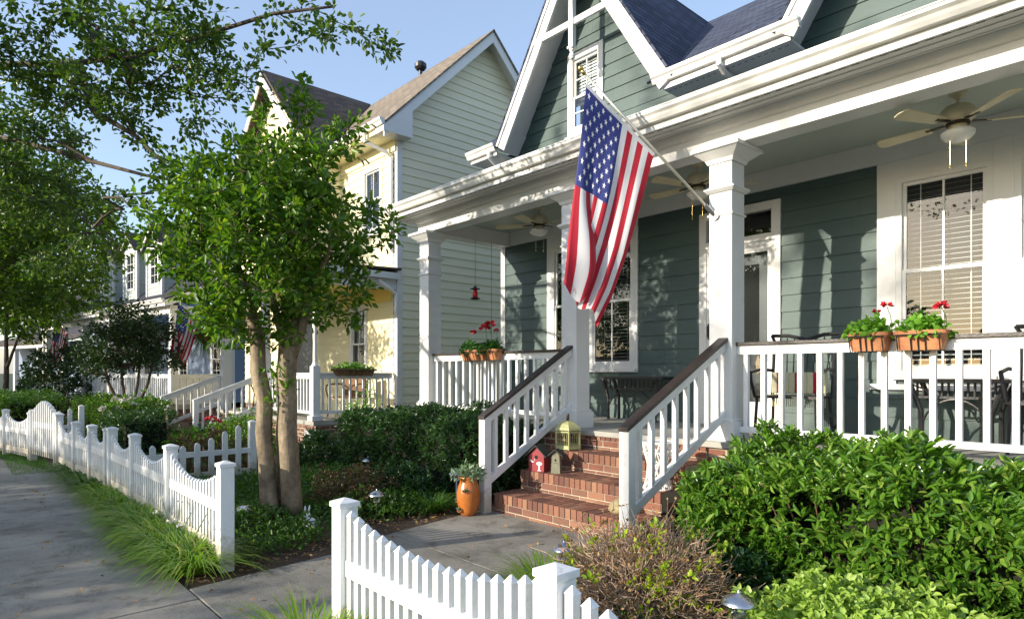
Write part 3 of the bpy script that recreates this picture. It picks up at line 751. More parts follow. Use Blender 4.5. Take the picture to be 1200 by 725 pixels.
# ------------------------------------------------------------------ the cream house next door
Y2 = thing('cream_house', 'two-storey cream house with tan shingle roof and bright yellow porch, next beyond the green house', 'house', (-15.8, 7.06, 0))
X2 = -11.4; RYc = 9.44; RZ = 9.36; EZ = 6.45
def xr2(z): h = (RZ-.12-z); return (RYc-h, RYc+h) if z > EZ-.1 else (-99, 99)
m = MB(); lap_wall(m, 7.18, 12.2, 0.3, RZ-.2, X2, .178, xr=xr2, side=True); m.build('side_wall', 'cream_siding', Y2)
MB().box(X2-.1, X2+.028, 7.06, 7.185, 0, EZ-.02).build('corner_board', 'white_paint', Y2)
m = MB(); lap_wall(m, -13.8, X2-.1, 3.9, EZ, 7.06, .178, [(-12.75,-12.0,4.55,5.95)]); m.build('upper_wall', 'cream_front', Y2)
m = MB(); lap_wall(m, -20.2, X2-.1, .55, 3.9, 7.061, .178, [(-13.35,-12.65,1.35,2.95), (-16.3,-15.3,.6,2.8), (-19.0,-18.2,1.3,3.0)]); m.build('lower_wall', 'cream_front', Y2)
window(Y2, -13.3, -12.7, 1.4, 2.9, 7.06, .1, 2, 1, 2.1, ('blind', 1.42, .4)); window(Y2, -12.7, -12.05, 4.6, 5.9, 7.06, .1, 2, 1, None, ('blind', 4.7, .4)); window(Y2, -18.95, -18.25, 1.35, 2.95, 7.06, .1, 2, 1, None, ('blind_dark', 1.5, .4))
m = MB(); m.box(-16.4, -15.2, 7.02, 7.1, .55, 2.9); m.build('door_frame', 'white_paint', Y2); m = MB(); m.box(-16.3, -15.3, 7.0, 7.03, .57, 2.8); m.build('door', 'slate_blue_door', Y2)
m = MB(); lap_wall(m, -19.6, -13.8, 3.9, RZ-.3, 6.6, .178, [(-17.2,-16.2,4.6,6.0)], xr=lambda z: (-16.7-(RZ-.2-z), -16.7+(RZ-.2-z)) if z > EZ else (-99,99)); m.box(-13.83, -13.8, 6.6, 7.06, 3.9, EZ); m.build('gable_wall', 'cream_front', Y2)
window(Y2, -17.15, -16.25, 4.65, 5.95, 6.6, .1, 2, 1)
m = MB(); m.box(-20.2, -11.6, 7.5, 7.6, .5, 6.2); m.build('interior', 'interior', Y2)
MB().box(-20.2, X2-.02, 7.07, 12.2, 0, .545).build('foundation', 'brick_wall', Y2)
# roofs: side gable with rake at x=-11.08, cross gable to the street
xe = -11.08; hy = 2.86
m = MB()
m.slab([(-13.8,RYc-hy,RZ-hy),(xe+.03,RYc-hy,RZ-hy),(xe+.03,RYc,RZ),(-16.7,RYc,RZ)], .035)
m.slab([(xe+.03,RYc+hy,RZ-hy),(-20.6,RYc+hy,RZ-hy),(-20.6,RYc,RZ),(xe+.03,RYc,RZ)], .035)
m.build('main_roof', 'shingle_tan', Y2)
m = MB(); gx = -16.7
m.slab([(gx,6.25,RZ),(gx-3,6.25,RZ-3),(gx-3,RYc,RZ-3),(gx,RYc,RZ)], .05)
m.slab([(gx,RYc,RZ-.002),(gx+2.9,6.55,RZ-2.9),(gx+2.9,6.25,RZ-2.9),(gx,6.25,RZ-.002)], .05)
m.build('cross_roof', 'shingle_brown_and_shade', Y2)  # brown here is the tan roof's shaded slope, shade put into the colour
m = MB()
for s in (-1, 1):
    y1 = RYc+s*(hy); a = [(xe,RYc,RZ-.055),(xe,y1,RZ-.055-hy),(xe,y1,RZ-.30-hy),(xe,RYc,RZ-.30)]
    b = [(xe-.03,p[1],p[2]) for p in a]; m.hexa(a if s > 0 else b, b if s > 0 else a)
    a = [(xe-.031,RYc,RZ-.12),(xe-.031,y1,RZ-.12-hy),(xe-.031,y1,RZ-.14-hy),(xe-.031,RYc,RZ-.14)]; b = [(X2,p[1],p[2]) for p in a]; m.hexa(a if s > 0 else b, b if s > 0 else a)
m.build('rake_board', 'white_paint', Y2); m = MB(); q = xe+.012; m.quad((q,6.56,EZ-.14),(q,7.24,EZ-.14),(q,7.24,EZ+.60),(q,6.56,EZ-.03)); m.quad((X2,6.56,EZ-.14),(q,6.56,EZ-.14),(q,6.56,EZ-.03),(X2,6.56,EZ-.03)); m.quad((X2,6.56,EZ-.14),(X2,7.24,EZ-.14),(q,7.24,EZ-.14),(q,6.56,EZ-.14)); m.quad((q,7.24,EZ-.14),(X2,7.24,EZ-.14),(X2,7.24,EZ+.6),(q,7.24,EZ+.6)); m.build('eave_return', 'white_paint', Y2); m = MB()
for s in (-1, 1):
    a = [(gx,6.24,RZ-.05),(gx+s*2.95,6.24,RZ-3.0),(gx+s*2.95,6.24,RZ-3.22),(gx,6.24,RZ-.3)]; b = [(p[0],6.21,p[2]) for p in a]; m.hexa(a if s < 0 else b, b if s < 0 else a)
m.build('rake_board', 'white_paint', Y2)
m = MB(); m.box(-13.8, X2, 6.62, 7.05, EZ-.12, EZ-.09).box(-13.8, xe+.0, 6.58, 6.61, EZ-.12, EZ+.06).box(-13.8, X2, 7.02, 7.059, EZ-.35, EZ-.12); m.build('cornice', 'cream_front', Y2)
gutter(Y2, -13.8, xe+.02, 6.579, EZ+.10, .12, .12)
m = MB(); m.tube([(-11.75,6.5,EZ-.02),(-11.75,6.52,EZ-.2),(-11.55,6.9,EZ-.38),(-11.52,7.0,EZ-.5),(-11.52,7.0,4.0)], .04, 10); m.build('downspout', 'gutter_white', Y2)
m = MB(); m.lathe((-14.2,RYc+.1,RZ-.1), [(.05,0),(.05,.28),(.11,.3),(.16,.36),(.16,.46),(.09,.52),(.02,.55)], 12); m.build('roof_vent', 'dark_metal', Y2)
# porch of the cream house
PX0 = -17.1; PF = .55
MB().box(PX0, X2+.0, 5.24, 7.055, PF-.08, PF).build('porch_floor', 'porch_concrete', Y2); MB().box(PX0+.03, X2-.03, 5.3, 7.05, 0, PF-.08).build('porch_foundation', 'brick_wall', Y2)
m = MB(); m.box(PX0-.1, X2+.0, 5.2, 5.4, 3.2, 3.52).box(X2-.14, X2+.002, 5.41, 7.055, 3.2, 3.52); m.build('porch_beam', 'white_paint', Y2)
MB().box(PX0, X2-.15, 5.41, 7.05, 3.30, 3.33).build('porch_ceiling', 'yellow_paint_bounce', Y2)
MB().box(-13.9, X2-.15, 7.03, 7.04, 2.98, 3.29).build('wall_top_band', 'yellow_paint_bounce', Y2)  # yellow strip added: ceiling bounce on the upper wall put into colour
m = MB(); m.slab([(PX0-.3,4.95,3.56),(X2+.14,4.95,3.56),(X2+.14,7.1,3.64),(PX0-.3,7.1,3.64)], .04); m.build('porch_roof', 'shingle_brown_and_shade', Y2)
m = MB(); m.box(X2+.10, X2+.13, 4.98, 7.05, 3.40, 3.53).box(PX0-.3, X2+.10, 4.98, 5.0, 3.38, 3.5).box(PX0-.28, X2+.1, 5.0, 5.2, 3.4, 3.42); m.build('porch_fascia', 'white_paint', Y2)
gutter(Y2, PX0-.3, X2+.13, 4.979, 3.53)
m = MB(); m.tube([(X2+.06,6.6,3.36),(X2+.1,6.8,3.22),(X2+.07,7.0,3.1),(X2+.07,7.0,2.7)], .035, 8); m.build('porch_downspout', 'gutter_white', Y2)
def turned(par, x, y, z0, z1):
    m = MB(); m.box(x-.075, x+.075, y-.075, y+.075, z0, z0+1.05)
    m.lathe((x,y,0), [(.075,z0+1.05),(.045,z0+1.12),(.04,z0+1.5),(.05,z0+1.8),(.04,z0+2.0),(.04,z1-.35),(.07,z1-.3)], 12); m.box(x-.07, x+.07, y-.07, y+.07, z1-.3, z1)
    m.box(x-.11, x+.11, y-.11, y+.11, z0+.002, z0+.1)
    return m.build('column', 'white_paint', par, bevel=.006)
def post2(par, x, y, z0, z1, hw=.08):
    m = MB(); m.box(x-hw-.02, x+hw+.02, y-hw-.02, y+hw+.02, z0, z0+1.35).box(x-hw, x+hw, y-hw, y+hw, z0+1.35, z1); return m.build('column', 'white_paint', par, bevel=.01)
turned(Y2, -11.5, 5.32, PF, 3.2); post2(Y2, -13.95, 5.3, PF, 3.2); post2(Y2, -16.55, 5.3, PF, 3.2, .09)
railing(Y2, (-13.85,5.3), (-11.58,5.3), 1.47, .68, 16, cap='white_vinyl', bw=.036); railing(Y2, (-11.5,5.4), (-11.5,7.0), 1.47, .68, 11, cap='white_vinyl', bw=.036)
sloped_rail(Y2, -14.05, 3.95, .95, 5.25, 1.45, 8, h=.75, cap='white_vinyl', bw=.036); sloped_rail(Y2, -16.6, 3.95, .95, 5.25, 1.45, 8, h=.75, cap='white_vinyl', bw=.036)
for i in range(3): MB().box(-16.55, -14.1, 4.1+.35*i, 5.23-.001*i, 0 if i == 0 else .14*i, .14*(i+1)).build('step', 'brick_wall', Y2)
m = MB()
for s in (0,): m.tube([(-16.45+.35*math.sin(t)*1.2-.0, 5.3, 3.2-.55*math.cos(t)) for t in [i*.157 for i in range(11)]], .03, 6)
m.build('arch_bracket', 'white_paint', Y2)
m = MB()
m.box(-11.9, -11.6, 5.285, 5.298, .16, .36)
m.build('foundation_vent', 'white_paint', Y2)

# ------------------------------------------------------------------ the blue-grey house with dormers (its frame is turned)
B3 = thing('blue_house', 'blue-grey house with a dark roof and a row of three white gabled dormers', 'house', (0,0,0))
def dorm(x):
    ze = 5.9; pk = 6.45; hw = .62; y0 = .6
    m = MB(); lap_wall(m, x-hw, x+hw, 4.05, pk, y0, .14, [(x-.3,x+.3,4.45,5.7)], xr=lambda z: (x-min(hw, (pk-z)*1.1), x+min(hw, (pk-z)*1.1)))
    o = m.build('dormer', 'grey_siding', B3)
    m = MB(); lap_wall(m, y0, y0+1.9, 4.05, ze, x+hw, .14, side=True); m.build('dormer_cheek', 'grey_siding', o); m = MB(); m.quad((x-hw,y0,4.05),(x-hw,y0,ze),(x-hw,y0+1.9,ze),(x-hw,y0+1.9,4.05)); m.build('dormer_cheek', 'grey_siding', o)
    m = MB()
    for s in (-1, 1): m.box(x+s*hw-.05, x+s*hw+.05, y0-.04, y0+.04, 4.05, ze)
    m.box(x-hw, x+hw, y0-.035, y0-.005, 5.72, 5.88)
    for s in (-1, 1):
        a = [(x,y0-.16,pk+.04),(x+s*.8,y0-.16,ze-.12),(x+s*.8,y0-.16,ze-.26),(x,y0-.16,pk-.12)]; b = [(p[0],p[1]+.03,p[2]) for p in a]; m.hexa(b if s < 0 else a, a if s < 0 else b)
    m.build('dormer_trim', 'white_paint', o)
    m = MB()
    for s in (-1, 1):
        p = [(x,y0-.2,pk+.06),(x+s*.84,y0-.2,ze-.13),(x+s*.84,y0+1.9,ze-.13),(x,y0+2.4,pk+.06)]
        m.slab(p if s > 0 else p[::-1], .04)
    m.build('dormer_roof', 'shingle_brown_and_shade', o)
    w = MB(); w.box(x-.38, x-.28, y0-.03, y0+.03, 4.40, 5.75).box(x+.28, x+.38, y0-.03, y0+.03, 4.40, 5.75).box(x-.28, x+.28, y0-.031, y0+.03, 5.65, 5.75).box(x-.28, x+.28, y0-.031, y0+.03, 4.40, 4.48).box(x-.28, x+.28, y0-.02, y0+.02, 5.04, 5.08)
    w.box(x-.01, x+.01, y0-.015, y0+.015, 4.48, 5.65).box(x-.279, x+.279, y0-.014, y0+.014, 4.75, 4.765).box(x-.279, x+.279, y0-.014, y0+.014, 5.34, 5.355)
    w.build('window_frame', 'white_paint', o); MB().quad((x-.28,y0+.01,4.48),(x+.28,y0+.01,4.48),(x+.28,y0+.01,5.65),(x-.28,y0+.01,5.65)).build('pane', 'glass', o); MB().box(x-.5, x+.5, y0+.4, y0+.42, 4.2, 5.8).build('interior', 'interior', o)
for x in (-2.92, -5.05, -7.4): dorm(x)
m = MB(); lap_wall(m, -13.2, -.1, .5, 3.3, 1.8, .178, [(-1.35,-.65,1.1,2.7), (-3.9,-3.2,1.1,2.7), (-7.4,-6.6,.6,2.7), (-11.4,-10.6,1.1,2.7)]); lap_wall(m, 1.8, 9, .5, 3.9, 0, .178, side=True)
lap_wall(m, 2.2, 8.8, 3.9, 8.0, -.01, .178, side=True, xr=lambda z: (5.1-(8.3-z), 5.1+(8.3-z))); m.build('front_wall', 'blue_siding', B3)
for a in (-1.3, -3.85, -11.35): window(B3, a, a+.6, 1.15, 2.65, 1.8, .1, 2, 2)
m = MB(); m.box(-7.5, -6.5, 1.77, 1.85, .5, 2.8); m.build('door_frame', 'white_paint', B3); MB().box(-7.4, -6.6, 1.75, 1.768, .5, 2.7).build('door', 'slate_blue_door', B3)
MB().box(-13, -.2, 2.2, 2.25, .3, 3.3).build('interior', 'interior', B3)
m = MB(); m.slab([(-13.5,-.35,3.66),(.3,-.35,3.66),(.3,.6,4.08),(-13.5,.6,4.08)], .05); m.slab([(-13.5,.6,4.08),(.3,.6,4.08),(.3,5.1,8.5),(-13.5,5.1,8.5)], .05); m.slab([(.3,9.6,4.0),(-13.5,9.6,4.0),(-13.5,5.1,8.5),(.3,5.1,8.5)], .05); m.build('roof', 'shingle_dark', B3)
m = MB(); m.box(-13.3, .05, -.1, .12, 3.25, 3.5).box(-13.5, .28, -.33, -.31, 3.45, 3.62).box(-.15, .05, .121, 1.8, 3.25, 3.5).box(-13.5, .28, -.309, -.1, 3.48, 3.5).box(-.12, .03, 1.75, 1.9, .5, 3.25); m.build('porch_beam', 'white_paint', B3)
m = MB()
for s in (-1,): 
    a = [(.3,-.35,3.62),(.3,.6,4.03),(.3,.6,3.8),(.3,-.35,3.42)]; m.hexa([(.28,p[1],p[2]) for p in a], a); a = [(.301,.6,4.03),(.301,5.1,8.44),(.301,5.1,8.2),(.301,.6,3.8)]; m.hexa([(.281,p[1],p[2]) for p in a], a)
m.build('rake_board', 'white_paint', B3)
gutter(B3, -13.5, .28, -.331, 3.66)
m = MB(); m.tube([(-13.2,-.4,3.5),(-13.2,-.35,3.3),(-12.9,-.1,3.15),(-12.85,-.1,.4)], .05, 8); m.build('downspout', 'gutter_white', B3)
MB().box(-13.2, 0, -.1, 1.8, .35, .5).build('porch_floor', 'porch_concrete', B3); MB().box(-13.1, -.1, 0, 8.9, 0, .35).build('foundation', 'brick_wall', B3)
MB().box(-.02, .0, .12, 1.7, .5, 1.35).build('side_panel', 'white_paint', B3)
for x in (-.02, -2.6, -5.2, -8.0, -10.4, -12.7): post2(B3, x, .02, .5, 3.25, .09)
for a, b, n in ((-2.5,-.12,15), (-5.1,-2.7,15), (-7.9,-5.3,15), (-12.6,-10.5,13)): railing(B3, (a,.02), (b,.02), 1.42, .62, n, cap='white_vinyl', bw=.036)
railing(B3, (.0,.12), (.0,1.7), 1.42, .62, 8, cap='white_vinyl', bw=.036)
sloped_rail(B3, -8.1, -1.5, .92, -.08, 1.4, 8, h=.75, cap='white_vinyl', bw=.036); sloped_rail(B3, -10.3, -1.5, .92, -.08, 1.4, 8, h=.75, cap='white_vinyl', bw=.036)
for i in range(3): MB().box(-10.25, -8.15, -1.3+.4*i, -.11-.001*i, 0 if i == 0 else .12*i, .12*(i+1)).build('step', 'brick_wall', B3)
B3.location = (-21, 5.2, 0); B3.rotation_euler = (0,0,R(8))
# ------------------------------------------------------------------ the farthest house of the row
B4 = thing('grey_house', 'low dark house with a grey porch roof, farthest at the left end of the row', 'house', (0,0,0))
m = MB(); lap_wall(m, -12, 0, .3, 3.2, 2, .178, [(-2.3,-1.5,1,2.6), (-5.5,-4.7,1,2.6)]); lap_wall(m, 2, 9, .3, 5.8, 0, .178, side=True, xr=lambda z: (2,9) if z < 3.2 else (5.5-(6.7-z),5.5+(6.7-z))); m.build('wall', 'blue_siding', B4)
for a in (-2.25, -5.45): window(B4, a, a+.7, 1.05, 2.55, 2, .1, 2, 2)
m = MB(); m.slab([(-12.4,-.3,3.0),(.4,-.3,3.0),(.4,2,3.6),(-12.4,2,3.6)], .05); m.build('porch_roof', 'shingle_brown_and_shade', B4)
m = MB(); m.slab([(-12.4,2,3.6),(.4,2,3.6),(.4,5.5,7.1),(-12.4,5.5,7.1)], .05); m.slab([(.4,9,3.6),(-12.4,9,3.6),(-12.4,5.5,7.1),(.4,5.5,7.1)], .05); m.build('roof', 'shingle_dark', B4)
m = MB(); m.box(-12.3, .3, -.1, .1, 2.75, 2.98); m.build('porch_beam', 'white_paint', B4)
for x in (-.1, -3, -6): post2(B4, x, 0, .2, 2.75, .09)
MB().box(-12, 0, 0, 9, 0, .25).build('foundation', 'brick_wall', B4)
B4.location = (-37.5, 4.5, 0); B4.rotation_euler = (0,0,R(14))

# ------------------------------------------------------------------ picket fences
def cap_post(mb, x, y, z, w=.05, base=0):
    mb.box(x-w, x+w, y-w, y+w, base, z-.045); e = w+.009
    mb.box(x-e, x+e, y-e, y+e, z-.045, z-.018)
    mb.hexa([(x-e,y-e,z-.018),(x+e,y-e,z-.018),(x+e,y+e,z-.018),(x-e,y+e,z-.018)], [(x-.004,y-.004,z+.002),(x+.004,y-.004,z+.002),(x+.004,y+.004,z+.002),(x-.004,y+.004,z+.002)])
def picket(x, y, z, par, w=.019, z0=.05, a=0):
    m = MB(); c, s = math.cos(a), math.sin(a)
    def q(u, v, z): return (x+u*c-v*s, y+u*s+v*c, z)
    e = w
    m.hexa([q(-e,-e,z0),q(e,-e,z0),q(e,e,z0),q(-e,e,z0)], [q(-e,-e,z-.028),q(e,-e,z-.028),q(e,e,z-.028),q(-e,e,z-.028)])
    e = w+.0035
    m.hexa([q(-e,-e,z-.028),q(e,-e,z-.028),q(e,e,z-.028),q(-e,e,z-.028)], [q(-.003,-.003,z),q(.003,-.003,z),q(.003,.003,z),q(-.003,.003,z)])
    return m.build('picket', 'white_vinyl', par)
def fence(par, posts, n, hi=.795, lo=.665, pw=.019, zt=.82, pz=None):
    for i, p in enumerate(posts):
        m = MB(); cap_post(m, p[0], p[1], (pz[i] if pz else zt), .05); m.build('post', 'white_vinyl', par, bevel=.003)
    for (a, b), k in zip(zip(posts, posts[1:]), n):
        A = Vector((a[0],a[1],0)); B = Vector((b[0],b[1],0)); d = (B-A).normalized(); ang = math.atan2(d.y, d.x)
        m = MB(); m.bar(A+d*.05+Vector((0,0,.465)), B-d*.05+Vector((0,0,.465)), .05, .085); m.build('rail', 'white_vinyl', par, bevel=.003)
        m = MB(); m.bar(A+d*.05+Vector((0,0,.14)), B-d*.05+Vector((0,0,.14)), .05, .085); m.build('rail', 'white_vinyl', par, bevel=.003)
        for j in range(k):
            t = (j+1)/(k+1); c = A.lerp(B, t); s = math.sin(math.pi*t)**.8
            picket(c.x, c.y, hi-(hi-lo)*s+random.uniform(-.002,.002), par, pw, a=ang+random.uniform(-.02,.02))
F1 = thing('picket_fence', 'white picket fence in the right foreground, pickets dipping in scallops between capped posts', 'fence', (-3.06,1.58,0))
fence(F1, [(-3.06,1.58), (-1.52,1.58), (.02,1.58)], [19, 19])
F2 = thing('picket_fence', 'white picket fence along the sidewalk left of the walkway, in front of the three-trunked tree', 'fence', (-4.94,1.58,0))
fence(F2, [(-4.94,1.58), (-6.45,1.58), (-7.85,1.57), (-8.96,1.55)], [18, 17, 13], .78, .60)
F3 = thing('picket_fence', 'white picket fence beyond the lot corner, running up to the arched gate', 'fence', (-8.96,1.55,0))
fence(F3, [(-9.16,1.545), (-9.99,1.5), (-10.8,1.43), (-12.0,1.37)], [11, 9, 14], .78, .58, pz=[.8,.79,.79,.85])
F4 = thing('picket_fence', 'white picket fence at the far left edge, beyond the arched gate', 'fence', (-13.3,1.15,0))
fence(F4, [(-13.35,1.14), (-14.6,.88), (-16.0,.72)], [14, 15], .80, .62, pz=[.82,.82,.82])
G = thing('garden_gate', 'closed arched white picket gate, its pickets rising to a rounded top', 'gate', (-12.1,1.36,0))
A = Vector((-12.1,1.36,0)); B = Vector((-13.28,1.16,0))
for p in (A, B): m = MB(); cap_post(m, p.x, p.y, .86, .05); m.build('post', 'white_vinyl', G)
for i in range(11):
    t = (i+1)/12; c = A.lerp(B, t); picket(c.x, c.y, .80+.22*math.sin(math.pi*t), G, .034, .12)
for z in (.24, .62): m = MB(); m.bar(A.lerp(B,.05)+Vector((0,0,z)), A.lerp(B,.95)+Vector((0,0,z)), .05, .09); m.build('rail', 'white_vinyl', G)
m = MB(); m.bar(A.lerp(B,.06)+Vector((0,.0,.26)), A.lerp(B,.94)+Vector((0,0,.60)), .04, .06); m.build('brace', 'white_vinyl', G)
def panel(x, y0, y1, lab, hs, zt):
    t = thing('fence_panel', lab, 'fence panel', (x,y0,0), group='short picket returns between the front gardens')
    m = MB(); m.box(x-.045, x+.045, y1-.045, y1+.045, 0, zt); m.hexa([(x-.055,y1-.055,zt),(x+.055,y1-.055,zt),(x+.055,y1+.055,zt),(x-.055,y1+.055,zt)], [(x-.005,y1-.005,zt+.03),(x+.005,y1-.005,zt+.03),(x+.005,y1+.005,zt+.03),(x-.005,y1+.005,zt+.03)]); m.build('post', 'white_vinyl', t)
    for z in (.40, .12): MB().box(x-.02, x+.02, y0, y1-.045, z-.035, z+.035).build('rail', 'white_vinyl', t)
    for i, h in enumerate(hs):
        y = y1-.19-.175*i; m = MB(); m.box(x-.01, x+.012+.012, y-.034, y+.034, .06, h-.035)
        m.hexa([(x-.01,y-.034,h-.035),(x+.024,y-.034,h-.035),(x+.024,y+.034,h-.035),(x-.01,y+.034,h-.035)], [(x-.01,y-.01,h),(x+.024,y-.01,h),(x+.024,y+.01,h),(x-.01,y+.01,h)]); m.build('picket', 'white_vinyl', t)
    return t
panel(-8.98, 1.66, 3.23, 'short bluish picket return just left of the three-trunked tree', [.75,.68,.60,.55,.52,.52,.55,.60], .79)
panel(-15.2, 1.0, 2.10, 'small distant picket return behind the arched gate', [.76,.72,.62,.55,.52], .80)

# ------------------------------------------------------------------ flags
def pole_flag(label, scale=1.0):
    """pole rises from the origin; cloth hangs from its upper half"""
    P0 = np.array([-3.25,5.56,2.99]); P1 = np.array([-4.03,4.49,4.34]); ax = P1-P0; ln = np.linalg.norm(ax); axu = ax/ln
    h = np.array([ax[0],ax[1],0]); h /= np.linalg.norm(h); nrm = np.array([h[1],-h[0],0])
    if np.dot(nrm, -P0) < 0: nrm = -nrm
    c, s = math.cos(R(42.12)), math.sin(R(42.12)); O = np.array([0,0,1.48])
    def on_plane(px, py, d):
        a = (px-600)/741; b = (436-py)/741; r = np.array([-c+s*a, s+c*a, b])
        q0 = P0 + nrm*0; t = np.dot(q0-O, nrm)/np.dot(r, nrm); return O + r*t + nrm*d - P0
    Lc = [(0,684,101),(.25,677,172),(.45,669,232),(.7,662,285),(1,657,334)]
    Rc = [(0,763,183),(.35,745,251),(.6,731,300),(.8,715,345),(1,698,378)]
    def ev(Cc, v):
        for (a, x0, y0), (b, x1, y1) in zip(Cc, Cc[1:]):
            if v <= b: t = (v-a)/(b-a); return x0+(x1-x0)*t, y0+(y1-y0)*t
        return Cc[-1][1:]
    def Gf(u):
        for (a, p), (b, q) in zip([(0,0),(.22,.60),(.34,.26),(1,1)], [(.22,.60),(.34,.26),(1,1)]):
            if u <= b: t = (u-a)/(b-a); t = t*t*(3-2*t)*.5+t*.5; return p+(q-p)*t
        return 1
    def S(u, v, lift=0):
        w = min(1, max(0, (v-.30)/.55)); w = w*w*(3-2*w)
        g = u*(1-w)+Gf(u)*w; (x0, y0), (x1, y1) = ev(Lc, v), ev(Rc, v)
        px = x0+(x1-x0)*g; py = y0+(y1-y0)*g
        fl = max(0, 1-u/.34); amp = .02+.05*v
        d = w*(.11*math.exp(-((u-.16)/.12)**2)) + amp*.8*math.sin(u*15+v*2.2)*(.25+.75*v)*(u > 0) + .018*math.sin(u*31-v*5)*v + .015*math.sin(v*9+u*4)*v
        py += (-13*math.exp(-((u-.24)/.07)**2)+ 5*math.sin(u*14))*v**2
        return on_plane(px, py, d+lift)
    t = thing('flag', label, 'flag', (0,0,0), group='stars and stripes on porch columns')
    m = MB(); m.tube([tuple(axu*.02), tuple(axu*ln*.5), tuple(axu*(ln-.03))], [.014,.0135,.012], 12)
    m.build('pole', 'aluminium_pole', t, smooth=True)
    m = MB(); e = axu*ln; m.lathe(tuple(e), [(.006,-.02),(.02,-.01),(.028,.01),(.02,.03),(.006,.045)], 12); m.tube([tuple(axu*(ln-.06)), tuple(axu*(ln-.015))], .019, 12); m.build('finial', 'brass', t, smooth=True)
    m = MB(); m.tube([tuple(-axu*.0), tuple(axu*.14)], .022, 12); m.tube([(0,.012,-.0),(0,-.02,.0)], .042, 14); m.build('bracket', 'steel', t)
    nu, nv = 78, 90; m = MB(); V = [[S(i/nu, j/nv) for j in range(nv+1)] for i in range(nu+1)]
    cl = MB(); cl.v = [tuple(V[i][j]) for i in range(nu+1) for j in range(nv+1)]
    for i in range(nu):
        for j in range(nv):
            st = int(i*13/nu); can = st < 7 and j < nv*.40
            cl.f.append((i*(nv+1)+j, (i+1)*(nv+1)+j, (i+1)*(nv+1)+j+1, i*(nv+1)+j+1)); cl.m.append(2 if can else (0 if st % 2 == 0 else 1))
    c_ = cl.build('cloth', ['flag_red', 'flag_white', 'flag_blue'], t, smooth=True)
    st = MB()
    for r in range(9):
        for k in range(6 if r % 2 == 0 else 5):
            uc = (7/13)*(r+1)/10; vc = .40*((2*k+1 if r % 2 == 0 else 2*k+2))/12
            for lf in (.004, -.004):
                pts = []
                for q in range(10):
                    rr = .031 if q % 2 == 0 else .012; an = q*math.pi/5
                    pts.append(tuple(S(uc+rr*math.sin(an)*.8, vc-rr*math.cos(an)*.53*0+rr*math.cos(an)*-.53, lf)))
                n0 = len(st.v); ce = tuple(S(uc, vc, lf)); st.v.append(ce); st.v += pts
                for q in range(10): st.f.append((n0, n0+1+q, n0+1+(q+1)%10)); st.m.append(0)
    st.build('stars', 'flag_star', c_)
    m = MB(); V0 = [S(i/20, 0) for i in range(21)]
    m.bar(tuple(V0[0]), tuple(V0[-1]), .01, .03); m.build('hoist_band', 'flag_white', c_)
    m = MB()
    for i in (0, 10, 20):
        q = V0[i]; tt = np.dot(q, axu); m.tube([tuple(q), tuple(axu*tt)], .004, 6)
    m.build('clip', 'steel', c_)
    return t
FL = pole_flag('large stars and stripes flag on an angled pole from the green house porch column')
dup_at(FL, (-16.6,5.2,2.36), R(-6), 'small stars and stripes flag on the cream house porch post, beside a hanging fern', (.84,.84,.72))
dup_at(FL, (-28.6,3.9,2.5), R(-10), 'tiny distant stars and stripes flag half hidden behind the dark small tree', .8)
FL.location = (-3.22,5.56,2.99)
# ------------------------------------------------------------------ porch things
def fan():
    t = thing('ceiling_fan', 'cream ceiling fan with a glass bowl light, nearest the camera on the porch ceiling', 'ceiling fan', (0,0,0), group='fans along the porch ceiling')
    m = MB(); m.lathe((0,0,0), [(.065,0),(.065,-.025),(.04,-.05),(.014,-.06),(.014,-.12)], 20); m.build('canopy', 'fan_cream', t, smooth=False)
    m = MB(); m.lathe((0,0,0), [(.03,-.11),(.09,-.125),(.125,-.16),(.135,-.20),(.12,-.245),(.08,-.265)], 24); m.build('motor', 'fan_cream', t, smooth=True)
    m = MB(); m.lathe((0,0,0), [(.085,-.262),(.09,-.275),(.085,-.285)], 24); m.build('band', 'bronze_metal', t)
    m = MB(); m.lathe((0,0,0), [(.065,-.285),(.07,-.31),(.075,-.325)], 20); m.build('light_fitter', 'fan_cream', t, smooth=True)
    m = MB(); m.lathe((0,0,0), [(.10,-.325),(.125,-.345),(.12,-.375),(.09,-.405),(.045,-.422),(.008,-.427)], 24); m.build('light_bowl', 'white_ceramic', t, smooth=True)
    for i in range(5):
        a = 2*math.pi*i/5+.35; d = Vector((math.cos(a), math.sin(a), 0)); s = Vector((-d.y, d.x, 0)); m = MB()
        def q(r, w, z): return d*r+s*w+Vector((0,0,-.262+z+w*.22))
        P = [q(.20,-.05,0), q(.60,-.068,0), q(.635,-.045,0), q(.645,0,0), q(.635,.045,0), q(.60,.068,0), q(.20,.05,0)]
        m.hexa([p-Vector((0,0,.008)) for p in P], P); b = m.build('blade', 'fan_blade', t)
        m = MB(); m.bar(d*.1+Vector((0,0,-.262)), d*.24+Vector((0,0,-.27)), .035, .008); m.build('blade_arm', 'bronze_metal', b)
    for x, y in ((-.05,-.06), (.06,-.04)):
        m = MB(); m.tube([(x,y,-.29), (x,y,-.62)], .0014, 5); m.lathe((x,y,-.66), [(.002,0),(.006,.008),(.006,.024),(.002,.034)], 8); m.build('pull_chain', 'brass', t)
    return t
f0 = fan(); dup_at(f0, (-3.95,6.45,3.879), .3, 'cream ceiling fan behind the middle column, by the flag pole foot'); dup_at(f0, (-6.55,6.45,3.879), .9, 'cream ceiling fan at the left end of the porch ceiling, left of the flag')
f0.location = (-1.43,6.35,3.84); f0.rotation_euler = (0,0,.15)

